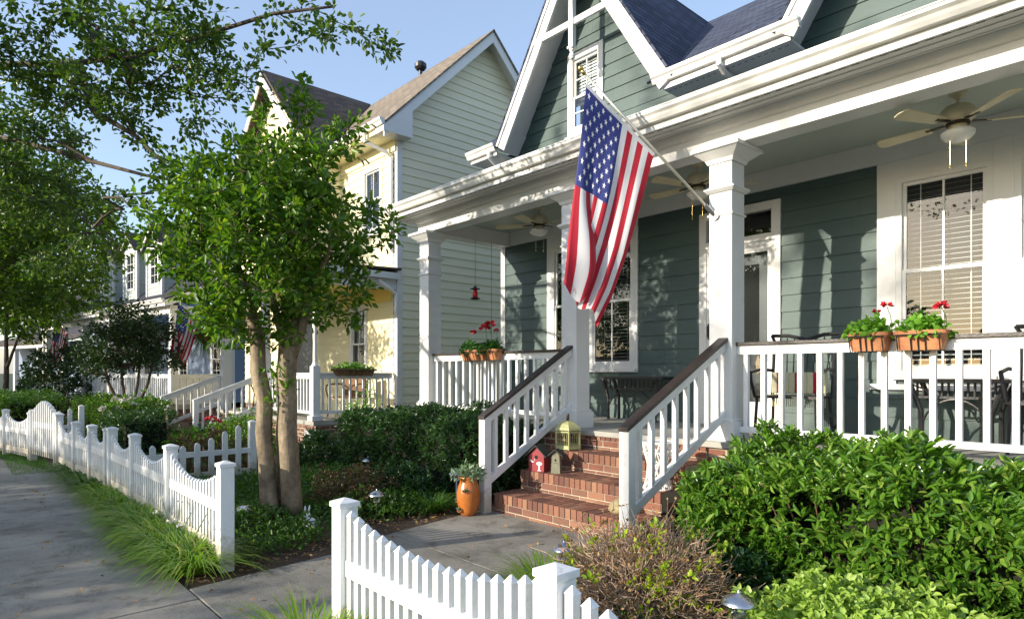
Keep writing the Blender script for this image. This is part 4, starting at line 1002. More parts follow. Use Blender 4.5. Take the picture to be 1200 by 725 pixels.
def clump(name, mat, par, c, rx, ry, h, n, L, W, **k):
    P, Q = mound(c, rx, ry, h, n, .7, .15, seed=random.random()*9); P, D = shoots(P, Q, 1, L, .9); return leaf_obj(name, P, D, L, W, mat, par, **k)
def flower(par, p, r, mat, n=22, stem=None):
    if stem is not None: m = MB(); m.tube([stem, tuple((Vector(stem)+Vector(p))/2+Vector((.01,0,.01))), p], .003, 5); m.build('flower_stem', 'leaf_geranium_dark', par)
    v = unit(rng.normal(size=(n,3))); v[:,2] = np.abs(v[:,2])*.8; P = np.array(p)+v*r*.4
    leaf_obj('flower_head', P, v, r*.9, .9, mat, par, fold=.1, up=.2)
def planter(name, label, x0, x1, y, zt, h, leaf, flowers, grp, ironwork=True, pot='terracotta'):
    t = thing(name, label, 'planter', ((x0+x1)/2, y, zt-h), group=grp)
    m = MB(); d = .10; k = 10; P0 = []; P1 = []; P2 = []
    def ring(sx, sy, z):
        o = []
        for i in range(24):
            a = 2*math.pi*i/24; cx = math.copysign(abs(math.cos(a))**.45, math.cos(a)); cy = math.copysign(abs(math.sin(a))**.6, math.sin(a))
            o.append(((x0+x1)/2+cx*sx*(x1-x0)/2, y+cy*sy*d, z))
        return o
    rr = [ring(.80,.70,zt-h), ring(.9,.88,zt-h*.5), ring(.96,.97,zt-.03), ring(1,1.03,zt-.028), ring(1,1.03,zt)]
    for a, b in zip(rr, rr[1:]):
        n = len(m.v); m.v += a+b
        for i in range(24): j = (i+1)%24; m.f.append((n+i,n+j,n+24+j,n+24+i)); m.m.append(0)
    m.quad(*[(p[0],p[1],zt-.02) for p in rr[-1]]); m.quad(*rr[0][::-1]); m.build('pot', pot, t)
    if ironwork:
        m = MB(); m.tube([(x0+.02,y-.115,zt-.035),(x1-.02,y-.115,zt-.035)], .006, 6)
        for q in (.12, .37, .5, .63, .88):
            x = x0+(x1-x0)*q; m.tube([(x,y-.115,zt-.035),(x,y-.10,zt-h*.5),(x,y-.075,zt-h-.006),(x,y+.03,zt-h-.008),(x,y+.03,zt-.02)], .005, 6)
        m.build('iron_cradle', 'dark_metal', t)
    clump('foliage', leaf, t, ((x0+x1)/2,y,zt-.04), (x1-x0)*.54, .15, .17, 420, .05, .95, fold=.1)
    for p in flowers:
        flower(t, (p[0], p[1], p[2]), p[3], p[4], stem=(p[0]+.02, y, zt+.02))
    return t
G1 = 'planters of red geraniums on the green house porch rail'
planter('window_box', 'terracotta rail planter of lime green geraniums, left of the pair on the right railing', -2.02, -1.70, 5.60, 1.80, .15, 'leaf_geranium', [(-1.72,5.55,2.0,.04,'petal_red'), (-1.80,5.57,1.965,.03,'petal_red')], G1)
planter('window_box', 'terracotta rail planter of lime green geraniums, right of the pair on the right railing', -1.68, -1.31, 5.60, 1.80, .15, 'leaf_geranium', [(-1.35,5.54,1.965,.05,'petal_red')], G1)
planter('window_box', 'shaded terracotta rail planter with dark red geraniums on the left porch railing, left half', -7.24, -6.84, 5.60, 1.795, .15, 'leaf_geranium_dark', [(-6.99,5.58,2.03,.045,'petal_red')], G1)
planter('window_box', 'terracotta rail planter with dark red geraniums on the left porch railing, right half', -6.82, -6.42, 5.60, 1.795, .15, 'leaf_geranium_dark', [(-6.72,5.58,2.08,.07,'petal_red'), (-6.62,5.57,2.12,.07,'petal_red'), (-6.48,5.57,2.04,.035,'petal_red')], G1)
planter('window_box', 'long brown planter of yellow green foliage on the cream house porch side rail', -.48, .48, 0, .0, .13, 'leaf_geranium', [], 'planters on the neighbouring porch', pot='wicker')
p_ = bpy.data.objects['window_box.004']; p_.location = (-11.42,6.1,1.42); p_.rotation_euler = (0,0,R(90))
# hummingbird feeder and wind chime cord
t = thing('hummingbird_feeder', 'red hummingbird feeder hanging on a thin wire at the left end of the porch', 'feeder', (-8.1,6.51,2.66)); x, y = -8.1, 6.51
m = MB(); m.tube([(x,y,3.64),(x,y,2.92)], .003, 5); m.build('wire', 'dark_metal', t)
m = MB(); m.lathe((x,y,2.84), [(.085,0),(.08,.01),(.03,.03),(.01,.06)], 18); m.build('rain_cap', 'dark_metal', t)
m = MB(); m.lathe((x,y,2.70), [(.035,0),(.045,.02),(.045,.09),(.03,.12),(.03,.14)], 16); m.build('bottle', 'sugar_water', t, smooth=True)
m = MB(); m.lathe((x,y,2.67), [(.04,0),(.075,.01),(.085,.02),(.06,.035),(.03,.04)], 18); m.build('feeding_tray', 'dark_metal', t)
t = thing('hanging_ornament', 'thin dark cord with a small weight, right of the hummingbird feeder', 'cord', (-8.1,6.86,1.5))
m = MB(); m.tube([(-8.1,6.86,3.64),(-8.1,6.86,1.55)], .0035, 5); m.build('cord', 'dark_metal', t); m = MB(); m.lathe((-8.1,6.86,1.5), [(.004,0),(.012,.01),(.012,.035),(.004,.05)], 8); m.build('weight', 'dark_metal', t)
# hanging fern on the neighbour's porch
t = thing('hanging_fern', 'round hanging fern basket beside the small flag on the cream house porch', 'hanging plant', (-17.0,4.95,2.1)); c = (-17.25,5.0,2.45)
m = MB(); m.lathe((c[0],c[1],c[2]-.18), [(.10,0),(.17,.08),(.2,.18)], 16); m.build('basket', 'wicker', t); m = MB()
for a in (0, 2.1, 4.2): m.tube([(c[0]+.19*math.cos(a),c[1]+.19*math.sin(a),c[2]),(c[0],c[1],c[2]+.7)], .004, 4)
m.build('hanger', 'dark_metal', t); k = 420; v = unit(rng.normal(size=(k,3))+np.array([0,0,.55])); blades_obj('fronds', np.array(c)+v*.05, v, .46, .035, .5, 'fern', t)

# iron chairs, tables
def hoop_chair(t, w=.60, d=.52, hb=1.06, slats=8, mat='dark_metal', arms=True):
    """curved-back iron porch chair facing -Y, at the origin"""
    m = MB(); m.hexa([(-w/2,-d/2,.40),(w/2,-d/2,.40),(w/2,d/2,.40),(-w/2,d/2,.40)], [(-w/2,-d/2,.425),(w/2,-d/2,.425),(w/2,d/2,.425),(-w/2,d/2,.425)]); m.build('seat', mat, t)
    for s in (-1, 1):
        m = MB(); m.tube([(s*w/2,d/2,.42),(s*w*.50,d/2+.04,.75),(s*w*.52,d/2+.10,hb-.06),(s*w*.58,d/2+.13,hb)], .017, 8); m.build('back_post', mat, t)
        for y in (-d/2+.03, d/2-.03): m = MB(); m.tube([(s*(w/2-.02),y,.40),(s*(w/2),y+(.04 if y > 0 else -.02),.0)], .016, 7); m.build('leg', mat, t)
        if arms: m = MB(); m.tube([(s*w*.51,d/2+.04,.68),(s*w*.56,0,.69),(s*w*.57,-d/2+.02,.66),(s*w*.54,-d/2-.02,.58),(s*w*.5,-d/2+.03,.41)], .017, 8); m.build('arm', mat, t)
    m = MB(); m.tube([(-w*.58,d/2+.13,hb),(-w*.3,d/2+.14,hb-.005),(0,d/2+.15,hb-.05),(w*.3,d/2+.14,hb-.005),(w*.58,d/2+.13,hb)], .02, 8)
    for i in range(slats): x = (i+.5)/slats*w-w/2; m.tube([(x*.8,d/2,.43),(x,d/2+.14,hb-.03)], .007, 5)
    m.build('backrest', mat, t)
t = thing('rocking_chair', 'dark iron porch chair with a striped cream and red cushion, behind the right railing', 'chair', (0,0,0))
hoop_chair(t)
m = MB()
for i in range(9): a = -.27+.06*i; m.box(a, a+.06, .14, .21, .44, .66, m=1 if i in (1,4,7) else 0)
m.build('cushion', ['cushion', 'cushion_red'], t, bevel=.01)
m = MB()
for i in range(26): x = -.26+.52*i/25; m.box(x, x+.008, .135+random.random()*.01, .145, .30, .44)
m.build('fringe', 'cushion', t)
for s in (-1, 1): m = MB(); m.tube([(s*.28,-.42,.08),(s*.28,-.2,.025),(s*.28,.1,.02),(s*.28,.45,.10)], .016, 7); m.build('rocker', 'dark_metal', t)
t.location = (-2.86,6.45,.82); t.rotation_euler = (0,0,R(6))
def console(label, w, h, d, grp=None):
    t = thing('iron_table', label, 'table', (0,0,0), group=grp)
    m = MB(); m.box(-w/2, w/2, -d/2, d/2, h-.035, h); m.build('table_top', 'dark_metal', t, bevel=.006)
    for s in (-1, 1):
        for y in (-d/2+.03, d/2-.03):
            m = MB(); m.tube([(s*(w/2-.03),y,h-.03),(s*(w/2-.09),y,h-.18),(s*(w/2-.13),y,h*.5),(s*(w/2-.13),y,0)], [.026,.024,.02,.022], 8); m.build('leg', 'dark_metal', t)
    m = MB(); y = -d/2+.03
    m.box(-w/2+.06, w/2-.06, y-.008, y+.008, h-.175, h-.155)
    for i in range(13): x = -w/2+.1+(w-.2)*i/12; m.tube([(x,y,h-.035),(x,y,h-.17)], .011, 5)
    m.build('scrollwork', 'dark_metal', t); m = MB(); m.tube([(-w/2+.13+(w-.26)*k/12, y, h-.42+.24*math.sin(math.pi*k/12)**.6) for k in range(13)], .011, 6); m.build('arch_brace', 'dark_metal', t)
    for s in (-1, 1): m = MB(); m.tube([(s*(w/2-.05),y,h-.05),(s*(w/2-.17),y,h-.10),(s*(w/2-.22),y,h-.2)], .009, 6); m.build('corner_brace', 'dark_metal', t)
    return t
console('dark iron console with arched scrollwork against the wall, left of the front door', 1.05, .60, .30).location = (-5.32,7.12,.82)
console('dark iron table with curved legs behind the right railing, under the window', .78, .60, .45).location = (-1.52,6.85,.82)
t = thing('armchair', 'dark chair with a red cushion at the right edge of the picture, behind the railing', 'chair', (0,0,0)); hoop_chair(t, slats=6); MB().box(-.24, .24, .12, .2, .44, .66).build('cushion', 'cushion_red', t, bevel=.02); t.location = (-.80,6.6,.82)
# neighbour's porch furniture
t = thing('wicker_chair', 'brown wicker armchair on the cream house porch, right of its corner post', 'chair', (0,0,0)); hoop_chair(t, .62, .5, .95, 14, 'wicker')
MB().box(-.29, .29, .22, .27, .42, .9).build('back_panel', 'wicker', t, bevel=.02); t.location = (-12.1,6.3,.55); t.rotation_euler = (0,0,R(20))
t = thing('garden_bench', 'dark slatted metal bench on the cream house porch, between its posts', 'bench', (0,0,0)); hoop_chair(t, 1.3, .5, .92, 16); t.location = (-16.7,6.6,.55); t.rotation_euler = (0,0,R(10))

# ------------------------------------------------------------------ on the steps
t = thing('bird_house', 'small red bird house with white moon and tree marks, on the second brick step', 'bird house', (-4.90,4.83,.41)); c = Vector((-4.90,4.83,.412))
m = MB(); w, d = .09, .075; P = [(-w,-d),(w,-d),(w,d),(-w,d)]
def xy(p, z, k=.35): a = math.cos(k); b = math.sin(k); return (c.x+p[0]*a-p[1]*b, c.y+p[0]*b+p[1]*a, c.z+z)
m.hexa([xy(p,0) for p in P], [xy(p,.17) for p in P]); m.hexa([xy((-w,-d),.17),xy((w,-d),.17),xy((w,d),.17),xy((-w,d),.17)], [xy((-.004,-d),.26),xy((.004,-d),.26),xy((.004,d),.26),xy((-.004,d),.26)]); m.build('body', 'red_paint', t)
m = MB()
for s in (-1, 1):
    a = [xy((0,-d-.03),.275), xy((s*(w+.035),-d-.03),.155), xy((s*(w+.035),d+.03),.155), xy((0,d+.03),.275)]; m.hexa(a, [(q[0],q[1],q[2]+.012) for q in a])
m.build('roof', 'bird_roof', t)
m = MB(); O_ = xy((.0,-d-.001), .165); m.hexa([xy((.02*math.cos(a)+.0,-d+.004),.155+.02*math.sin(a)) for a in [i*.524 for i in range(12)]], [xy((.02*math.cos(a)+.0,-d-.002),.155+.02*math.sin(a)) for a in [i*.524 for i in range(12)]]); m.build('entrance_hole', 'core', t)
m = MB(); n = 9; out = []
for i in range(n): a = R(-200)+R(220)*i/(n-1)*-1*-1; out.append((-.045+.027*math.cos(a+.3), .125+.027*math.sin(a+.3)))
inn = [(x*.0+(-.045)+(x+.045)*.78+.010, .125+(z-.125)*.78+.004) for x, z in out][::-1]
for i in range(n-1): m.quad(xy((out[i][0],-d-.003),out[i][1]), xy((out[i+1][0],-d-.003),out[i+1][1]), xy((inn[n-2-i][0],-d-.003),inn[n-2-i][1]), xy((inn[n-1-i][0],-d-.003),inn[n-1-i][1]))
m.quad(xy((.028,-d-.003),.015), xy((.044,-d-.003),.015), xy((.044,-d-.003),.075), xy((.028,-d-.003),.075)); m.quad(xy((.015,-d-.0032),.01), xy((.057,-d-.0032),.01), xy((.057,-d-.0032),.018), xy((.015,-d-.0032),.018))
m.quad(*[xy((.036+.034*math.cos(a),-d-.0034),.088+.02*math.sin(a)) for a in [i*.524 for i in range(12)]]); m.build('painted_marks', 'white_ceramic', t)
t = thing('bird_house', 'narrow grey wooden bird house standing right of the red one on the second step', 'bird house', (-4.68,4.86,.41)); c = Vector((-4.67,4.86,.412)); w, d = .05, .045; P = [(-w,-d),(w,-d),(w,d),(-w,d)]
m = MB(); m.hexa([xy(p,0,.5) for p in P], [xy((p[0]*.82,p[1]*.82),.19,.5) for p in P]); m.hexa([xy((p[0]*.82,p[1]*.82),.19,.5) for p in P], [xy((.003,-d*.8),.235,.5),xy((.006,-d*.8),.235,.5),xy((.006,d*.8),.235,.5),xy((.003,d*.8),.235,.5)]); m.build('body', 'grey_wood', t)
m = MB()
for s in (-1, 1):
    a = [xy((0,-d-.02),.245,.5), xy((s*(w+.03),-d-.02),.18,.5), xy((s*(w+.03),d+.02),.18,.5), xy((0,d+.02),.245,.5)]; m.hexa(a, [(q[0],q[1],q[2]+.012) for q in a])
m.build('roof', 'bird_roof', t); m = MB(); m.hexa([xy((.011*math.cos(a),-d*.8+.004),.14+.011*math.sin(a),.5) for a in [i*.785 for i in range(8)]], [xy((.011*math.cos(a),-d*.9-.002),.14+.011*math.sin(a),.5) for a in [i*.785 for i in range(8)]]); m.tube([xy((0,-d*.9,),.115,.5), xy((0,-d-.03),.115,.5)], .003, 5); m.build('entrance_hole', 'core', t)
t = thing('bird_cage', 'yellow green hexagonal bird cage with a domed lid, on the third brick step', 'bird cage', (-4.86,5.24,.615)); c = Vector((-4.86,5.24,.617))
hx = [(math.cos(i*math.pi/3+.3), math.sin(i*math.pi/3+.3)) for i in range(6)]
m = MB(); r = .15
for z in (.012, .05, .20, .225): m.tube([(c.x+r*a,c.y+r*b,c.z+z) for a, b in hx+hx[:1]], .008 if z != .05 else .004, 6)
for a, b in hx: m.tube([(c.x+r*a,c.y+r*b,c.z),(c.x+r*a,c.y+r*b,c.z+.225)], .008, 6)
m.hexa([(c.x+r*a,c.y+r*b,c.z+.012) for a, b in hx], [(c.x+r*a,c.y+r*b,c.z+.045) for a, b in hx]); m.build('frame', 'cage_paint', t)
m = MB()
for i in range(6):
    a, b = hx[i], hx[(i+1)%6]
    for q in (.17,.33,.5,.67,.83): x = a[0]+(b[0]-a[0])*q; y = a[1]+(b[1]-a[1])*q; m.tube([(c.x+r*x,c.y+r*y,c.z+.05),(c.x+r*x,c.y+r*y,c.z+.22)], .0016, 4)
    pts = [(c.x+r*(a[0]+(b[0]-a[0])*q), c.y+r*(a[1]+(b[1]-a[1])*q), c.z+.16+.05*abs(math.sin(q*math.pi*2))) for q in [k/12 for k in range(13)]]; m.tube(pts, .002, 4)
m.build('bars', 'cage_paint', t)
m = MB(); pr = [(.165,.222),(.15,.25),(.11,.285),(.06,.31),(.03,.32)]
for (r1, z1), (r2, z2) in zip(pr, pr[1:]):
    for i in range(6): a, b = hx[i], hx[(i+1)%6]; m.quad((c.x+r1*a[0],c.y+r1*a[1],c.z+z1),(c.x+r1*b[0],c.y+r1*b[1],c.z+z1),(c.x+r2*b[0],c.y+r2*b[1],c.z+z2),(c.x+r2*a[0],c.y+r2*a[1],c.z+z2))
L_ = m.build('lid', 'cage_paint', t); m = MB(); m.lathe((c.x,c.y,c.z+.315), [(.03,0),(.012,.015),(.02,.035),(.012,.05),(.016,.06),(.004,.09)], 12); m.build('finial', 'bronze_metal', L_)
t = thing('garden_stone', 'rounded tan stone on the brick steps, just left of the right newel post', 'stone', (-3.62,4.62,.205)); m = MB(); m.lathe((-3.60,4.60,.205), [(.10,0),(.125,.03),(.11,.07),(.07,.11),(.02,.13)], 14); m.build('stone', 'stone', t, smooth=True)
t = thing('wire_stand', 'white openwork plant stand on the steps behind the right stair railing', 'plant stand', (-3.42,4.90,.41)); c = Vector((-3.42,4.90,.412)); m = MB()
for z, r in ((0,.13),(.1,.10),(.22,.09),(.33,.12),(.42,.14)): m.tube([(c.x+r*math.cos(a),c.y+r*math.sin(a),c.z+z+.006) for a in [i*.449 for i in range(15)]], .009, 6)
for k in range(12):
    for s in (-1, 1): m.tube([(c.x+r*math.cos(k*.5236+s*z*3),c.y+r*math.sin(k*.5236+s*z*3),c.z+z) for z, r in ((0,.13),(.1,.10),(.22,.09),(.33,.12),(.42,.14))], .007, 5)
m.build('openwork', 'white_ceramic', t)
MB().lathe((c.x,c.y,c.z+.41), [(.13,0),(.14,.012),(.13,.02)], 16).build('shelf', 'white_ceramic', t)
# terracotta strawberry jar
t = thing('strawberry_jar', 'glazed orange strawberry jar with side pockets and grey green succulents, by the left newel post', 'plant pot', (-5.13,4.06,.01)); c = (-5.15,4.05,.008)
m = MB(); m.lathe(c, [(.075,0),(.10,.06),(.118,.14),(.122,.22),(.11,.29),(.09,.34),(.088,.36),(.10,.385),(.10,.40),(.088,.40),(.085,.36)], 28); m.build('jar', 'orange_glaze', t, smooth=True)
for a, z in ((-.95,.27), (-2.15,.16), (-1.6,.07)):
    d = Vector((math.cos(a), math.sin(a), 0)); q = Vector(c)+d*.108+Vector((0,0,z)); m = MB(); m.lathe((0,0,0), [(.012,-.03),(.03,-.012),(.036,.006),(.031,.006),(.02,-.008)], 14)
    o = m; Rm = Matrix.Rotation(.9, 3, d.cross(Vector((0,0,1)))*-1) ; m.v = [tuple(q+Rm@Vector(v)) for v in m.v]; m.build('pocket', 'orange_glaze', t, smooth=True)
    m = MB(); m.quad(*[tuple(q+Rm@Vector((.028*math.cos(i*.628),.028*math.sin(i*.628),.004))) for i in range(10)]); m.build('soil', 'core', t)
    leaf_obj('succulent', np.repeat([list(q+d*.01)], 9, 0), unit(rng.normal(size=(9,3))*.7+np.array([d.x,d.y,.6])), .035, .5, 'leaf_grey', t)
P, Q = mound((c[0],c[1],c[2]+.37), .15, .15, .15, 260, .8, .2); leaf_obj('foliage', P, Q+rng.normal(size=Q.shape)*.6, .06, .42, 'leaf_grey', t, fold=.1)
# path lights
def path_light(label, loc, mat='steel', h=.34, sc=1):
    t = thing('path_light', label, 'path light', (0,0,0), group='low dome path lights in the planting beds')
    m = MB(); m.lathe((0,0,0), [(.008,0),(.008,h-.12)], 8); m.build('stake', mat, t)
    m = MB(); m.lathe((0,0,h-.12), [(.01,0),(.03,.01),(.034,.02),(.034,.065),(.03,.07)], 14); m.build('lens', 'glass', t); m = MB()
    for k in range(4): m.tube([(.034*math.cos(k*1.57),.034*math.sin(k*1.57),h-.11),(.037*math.cos(k*1.57),.037*math.sin(k*1.57),h-.045)], .003, 5)
    m.lathe((0,0,h-.12), [(.036,0),(.036,.012)], 14); m.build('cage', mat, t)
    m = MB(); m.lathe((0,0,h-.055), [(.085,0),(.086,.004),(.07,.022),(.045,.038),(.02,.047),(.006,.052),(.008,.062),(.003,.068)], 24); m.build('dome', mat, t, smooth=True)
    t.location = loc; t.scale = (sc,)*3; return t
path_light('shiny steel dome path light at the bottom edge, under the right hedge', (-1.53,2.86,0), 'steel', .42)
path_light('dark blue dome path light in the strap-leaf clump, left of the twiggy brown shrub', (-3.02,3.22,0), 'blue_steel', .30)
path_light('grey dome path light behind the near corner post, in the bed left of the walkway', (-5.62,3.25,0), 'steel', .30)
path_light('grey dome path light beside the orange strawberry jar', (-5.55,4.2,0), 'blue_steel', .42)
path_light('pale dome path light in the shade, between the tree trunks and the left hedge', (-7.75,4.35,0), 'steel', .32)
t = thing('garden_lantern', 'squat silver garden lantern at the foot of the three-trunked tree', 'lantern', (-6.05,2.1,0)); c = (-6.1,2.12,0)
m = MB(); m.lathe(c, [(.05,0),(.05,.02),(.03,.03),(.03,.05),(.055,.06),(.055,.075)], 14); m.build('base', 'steel', t); m = MB(); m.lathe((c[0],c[1],.075), [(.05,0),(.05,.10)], 14); m.build('lens', 'glass', t)
m = MB(); m.lathe((c[0],c[1],.175), [(.085,0),(.09,.012),(.07,.025),(.065,.045),(.02,.055)], 14)
for k in range(6): m.tube([(c[0]+.052*math.cos(k*1.047),c[1]+.052*math.sin(k*1.047),.075),(c[0]+.052*math.cos(k*1.047),c[1]+.052*math.sin(k*1.047),.175)], .004, 4)
m.build('lid', 'steel', t)
t = thing('rabbit_figurine', 'small white rabbit garden ornament in the ground cover left of the walkway', 'garden ornament', (-5.6,2.5,0))
x, y = -5.62, 2.55; sk = MB()
m = MB(); m.lathe((0,0,0), [(.02,0),(.05,.01),(.06,.05),(.05,.09),(.02,.11)], 14); m.v = [(x+v[0]*1.5, y+v[1], v[2]+.02) for v in m.v]; m.build('body', 'white_ceramic', t, smooth=True)
m = MB(); m.lathe((x-.075,y,.10), [(.008,0),(.032,.015),(.038,.04),(.028,.065),(.006,.075)], 12)
for s in (-1, 1): m.tube([(x-.07,y+s*.014,.165),(x-.062,y+s*.02,.20),(x-.055,y+s*.022,.235)], [.009,.011,.003], 8)
m.build('head', 'white_ceramic', t, smooth=True); m = MB(); m.lathe((x+.09,y,.03), [(.005,0),(.022,.01),(.022,.03),(.005,.04)], 10); m.build('tail', 'white_ceramic', t, smooth=True)

# ------------------------------------------------------------------ hedges and shrubs
def hedge(name, label, x0, x1, y0, y1, z1, dens, per, L, W, mat, seed, amp=.1, holes=(), core=.17, cat='hedge'):
    t = thing(name, label, cat, ((x0+x1)/2, (y0+y1)/2, 0))
    P, Q = box_hedge(x0, x1, y0, y1, z1, dens, seed, amp, holes); P, D = shoots(P, Q, per, L); leaf_obj('foliage', P, D, L, W, mat, t)
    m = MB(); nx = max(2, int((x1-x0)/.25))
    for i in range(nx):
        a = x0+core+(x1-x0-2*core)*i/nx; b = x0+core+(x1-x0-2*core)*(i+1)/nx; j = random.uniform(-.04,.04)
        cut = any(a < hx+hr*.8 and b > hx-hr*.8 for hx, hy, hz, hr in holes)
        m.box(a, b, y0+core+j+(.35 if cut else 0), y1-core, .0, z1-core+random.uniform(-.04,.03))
    m.build('dark_core', 'core', t)  # near-black boxes added to stand in for the hedge's dark inside
    m = MB()
    for k in range(int((x1-x0)*16)):
        x = random.uniform(x0+.1, x1-.1); q = Vector((x, y0+.3, .0)); e = Vector((x+random.uniform(-.3,.3), y0+random.uniform(.03,.25), random.uniform(.25,.9)*z1)); mid = (q+e)/2+Vector((random.uniform(-.06,.06),0,.05)); m.tube([q,mid,e], [.010,.007,.003], 5)
    m.build('branches', 'twig', t)
    return t
hedge('evergreen_hedge', 'bright sunlit broad-leaved hedge in front of the right porch railing', -2.46, 1.2, 3.85, 5.35, .91, 540, 7, .075, .34, 'leaf_hedge', 3, .13, [(-1.72,3.85,.70,.16), (-1.45,3.85,.76,.12), (-1.05,3.85,.55,.07)], core=.24)
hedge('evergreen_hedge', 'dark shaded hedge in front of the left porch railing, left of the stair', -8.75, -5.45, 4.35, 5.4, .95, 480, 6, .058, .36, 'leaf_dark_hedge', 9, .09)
hedge('box_hedge', 'low clipped hedge in the far front garden behind the arched gate', -20.5, -15.5, 2.6, 3.9, .82, 260, 4, .06, .5, 'leaf_hedge', 5, .1)
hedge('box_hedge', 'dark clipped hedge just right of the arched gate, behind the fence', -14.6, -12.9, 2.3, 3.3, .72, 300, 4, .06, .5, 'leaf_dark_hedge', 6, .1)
hedge('box_hedge', 'sunlit low hedge at the far left edge, beyond the fence', -27, -21.2, 1.2, 2.6, .8, 180, 4, .08, .5, 'leaf_hedge', 7, .12)
def shrub(name, label, c, rx, ry, h, n, per, L, W, mat, cat='shrub', core='core', stems=14, inner=.35, amp=.14, **k):
    t = thing(name, label, cat, c); P, Q = mound(c, rx, ry, h, n, inner, amp, seed=random.random()*20); P, D = shoots(P, Q, per, L, .8); leaf_obj('foliage', P, D, L, W, mat, t, **k)
    m = MB()
    for i in range(stems):
        a = random.random()*6.28; r = random.uniform(.2,.75); e = (c[0]+rx*r*math.cos(a), c[1]+ry*r*math.sin(a), c[2]+h*random.uniform(.5,.9)*math.sqrt(1-r*r)); b = (c[0]+rx*.12*math.cos(a), c[1]+ry*.12*math.sin(a), c[2]); md = tuple((p+q)/2+random.uniform(-.02,.02) for p, q in zip(b, e)); m.tube([b,md,e], [.009,.006,.003], 5)
    m.build('branches', 'twig', t); return t
# twiggy brown shrub with new leaves
t = thing('twiggy_shrub', 'bare brown twiggy shrub with yellow green new leaves, left of the right hedge', 'shrub', (-2.2,3.0,0)); c = (-2.28,3.12,0)
m = MB(); tips = []
for i in range(3200):
    v = unit(rng.normal(size=3)); v[2] = abs(v[2]); k = 1+.16*nz((v[0]*3,v[1]*3,v[2]*3)); s = random.uniform(.5,.93)
    a = np.array(c)+v*np.array([.62,.52,.58])*k*s; e = a+(v+rng.normal(size=3)*.55)*random.uniform(.05,.11); mid = (a+e)/2+rng.normal(size=3)*.012; m.tube([tuple(a),tuple(mid),tuple(e)], [.0034,.0026,.0014], 3, cap=False)
    tips.append((e, v))
m.build('twigs', 'twig_pale', t)
m = MB()
for i in range(70):
    v = unit(rng.normal(size=3)); v[2] = abs(v[2])*.8+.1; e = np.array(c)+v*np.array([.5,.42,.48]); m.tube([(c[0]+v[0]*.06,c[1]+v[1]*.06,0),tuple((np.array(c)+e)/2+rng.normal(size=3)*.02),tuple(e)], [.008,.006,.0035], 4)
m.build('branches', 'twig_pale', t)
idx = rng.choice(len(tips), 3000); P = np.array([tips[i][0] for i in idx]); D = np.array([tips[i][1] for i in idx])+rng.normal(size=(len(idx),3))*.8; leaf_obj('dry_leaves', P, D, .028, .55, 'leaf_brown', t)
cl = rng.choice(len(tips), 110); P = np.repeat(np.array([tips[i][0] for i in cl]), 9, 0)+rng.normal(size=(990,3))*.018; D = np.repeat(np.array([tips[i][1] for i in cl]), 9, 0)+rng.normal(size=(990,3))*.7; leaf_obj('new_leaves', P, D, .042, .6, 'leaf_new', t)
shrub('lime_shrub', 'low lime green small-leaved shrub at the bottom right, in front of the hedge', (-1.15,3.36,0), .70, .42, .44, 1900, 4, .045, .62, 'leaf_lime')
shrub('lime_shrub', 'low lime green shrub at the bottom edge right of the steel path light', (-.35,3.3,0), .6, .42, .50, 1300, 4, .045, .62, 'leaf_lime')
shrub('barberry_shrub', 'reddish brown low shrub right of the three-trunked tree', (-6.35,3.35,0), .62, .50, .46, 1500, 4, .032, .6, 'leaf_plum', amp=.2)
shrub('barberry_shrub', 'dark plum shrub behind the fence, left of the short picket return', (-9.9,2.9,0), .65, .6, .62, 1000, 4, .05, .55, 'leaf_plum', amp=.2)
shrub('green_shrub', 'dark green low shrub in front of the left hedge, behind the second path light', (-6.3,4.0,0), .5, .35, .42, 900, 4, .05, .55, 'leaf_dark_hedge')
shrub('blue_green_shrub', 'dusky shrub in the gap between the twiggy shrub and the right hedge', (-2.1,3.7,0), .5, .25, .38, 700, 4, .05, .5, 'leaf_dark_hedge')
shrub('nandina', 'tall airy yellow green plant at the left end of the dark shaded hedge', (-9.1,5.0,0), .42, .3, 1.22, 500, 3, .07, .38, 'leaf_geranium', amp=.25, inner=.6)
shrub('round_shrub', 'bright green rounded shrub left of the three-trunked tree, by the neighbouring steps', (-11.7,4.1,0), .75, .6, .78, 900, 4, .06, .5, 'leaf_hedge', amp=.2)
shrub('round_shrub', 'yellow green bush under the neighbouring stair rail', (-12.9,3.5,0), .5, .5, .45, 500, 4, .06, .5, 'leaf_geranium', amp=.2)
t = shrub('rose_bush', 'rose bush with white blooms by the neighbouring stair newel', (-16.0,3.1,0), .5, .5, .9, 450, 4, .06, .6, 'leaf_geranium', amp=.3)
for i in range(16): a = rng.normal(size=3); a = a/np.linalg.norm(a); flower(t, (-16.0+.45*a[0], 3.1+.45*a[1]-.1, .62+.3*abs(a[2])), .07, 'petal_white', 14)
t = shrub('rose_bush', 'small rose bush with a red bloom beside the neighbouring steps', (-13.0,3.9,0), .35, .35, .55, 260, 4, .05, .6, 'leaf_geranium_dark', amp=.3)
for i in range(5): a = rng.normal(size=3); a = a/np.linalg.norm(a); flower(t, (-13.0+.3*a[0], 3.8+.3*a[1], .45+.15*abs(a[2])), .06, 'petal_red', 14)
shrub('round_shrub', 'small standard bush left of the farther stair newel', (-18.5,3.2,.35), .38, .38, .42, 300, 4, .06, .6, 'leaf_geranium', amp=.2)
shrub('round_shrub', 'leafy plant against the cream house brick foundation, behind the tree trunks', (-9.9,4.6,0), .6, .45, .5, 600, 4, .07, .45, 'leaf_dark_hedge', amp=.2)
shrub('large_shrub', 'big dark rounded shrub at the far left, in front of the grey house', (-29.5,3.4,0), 2.2, 1.6, 2.6, 1500, 4, .14, .55, 'leaf_maple', amp=.15)

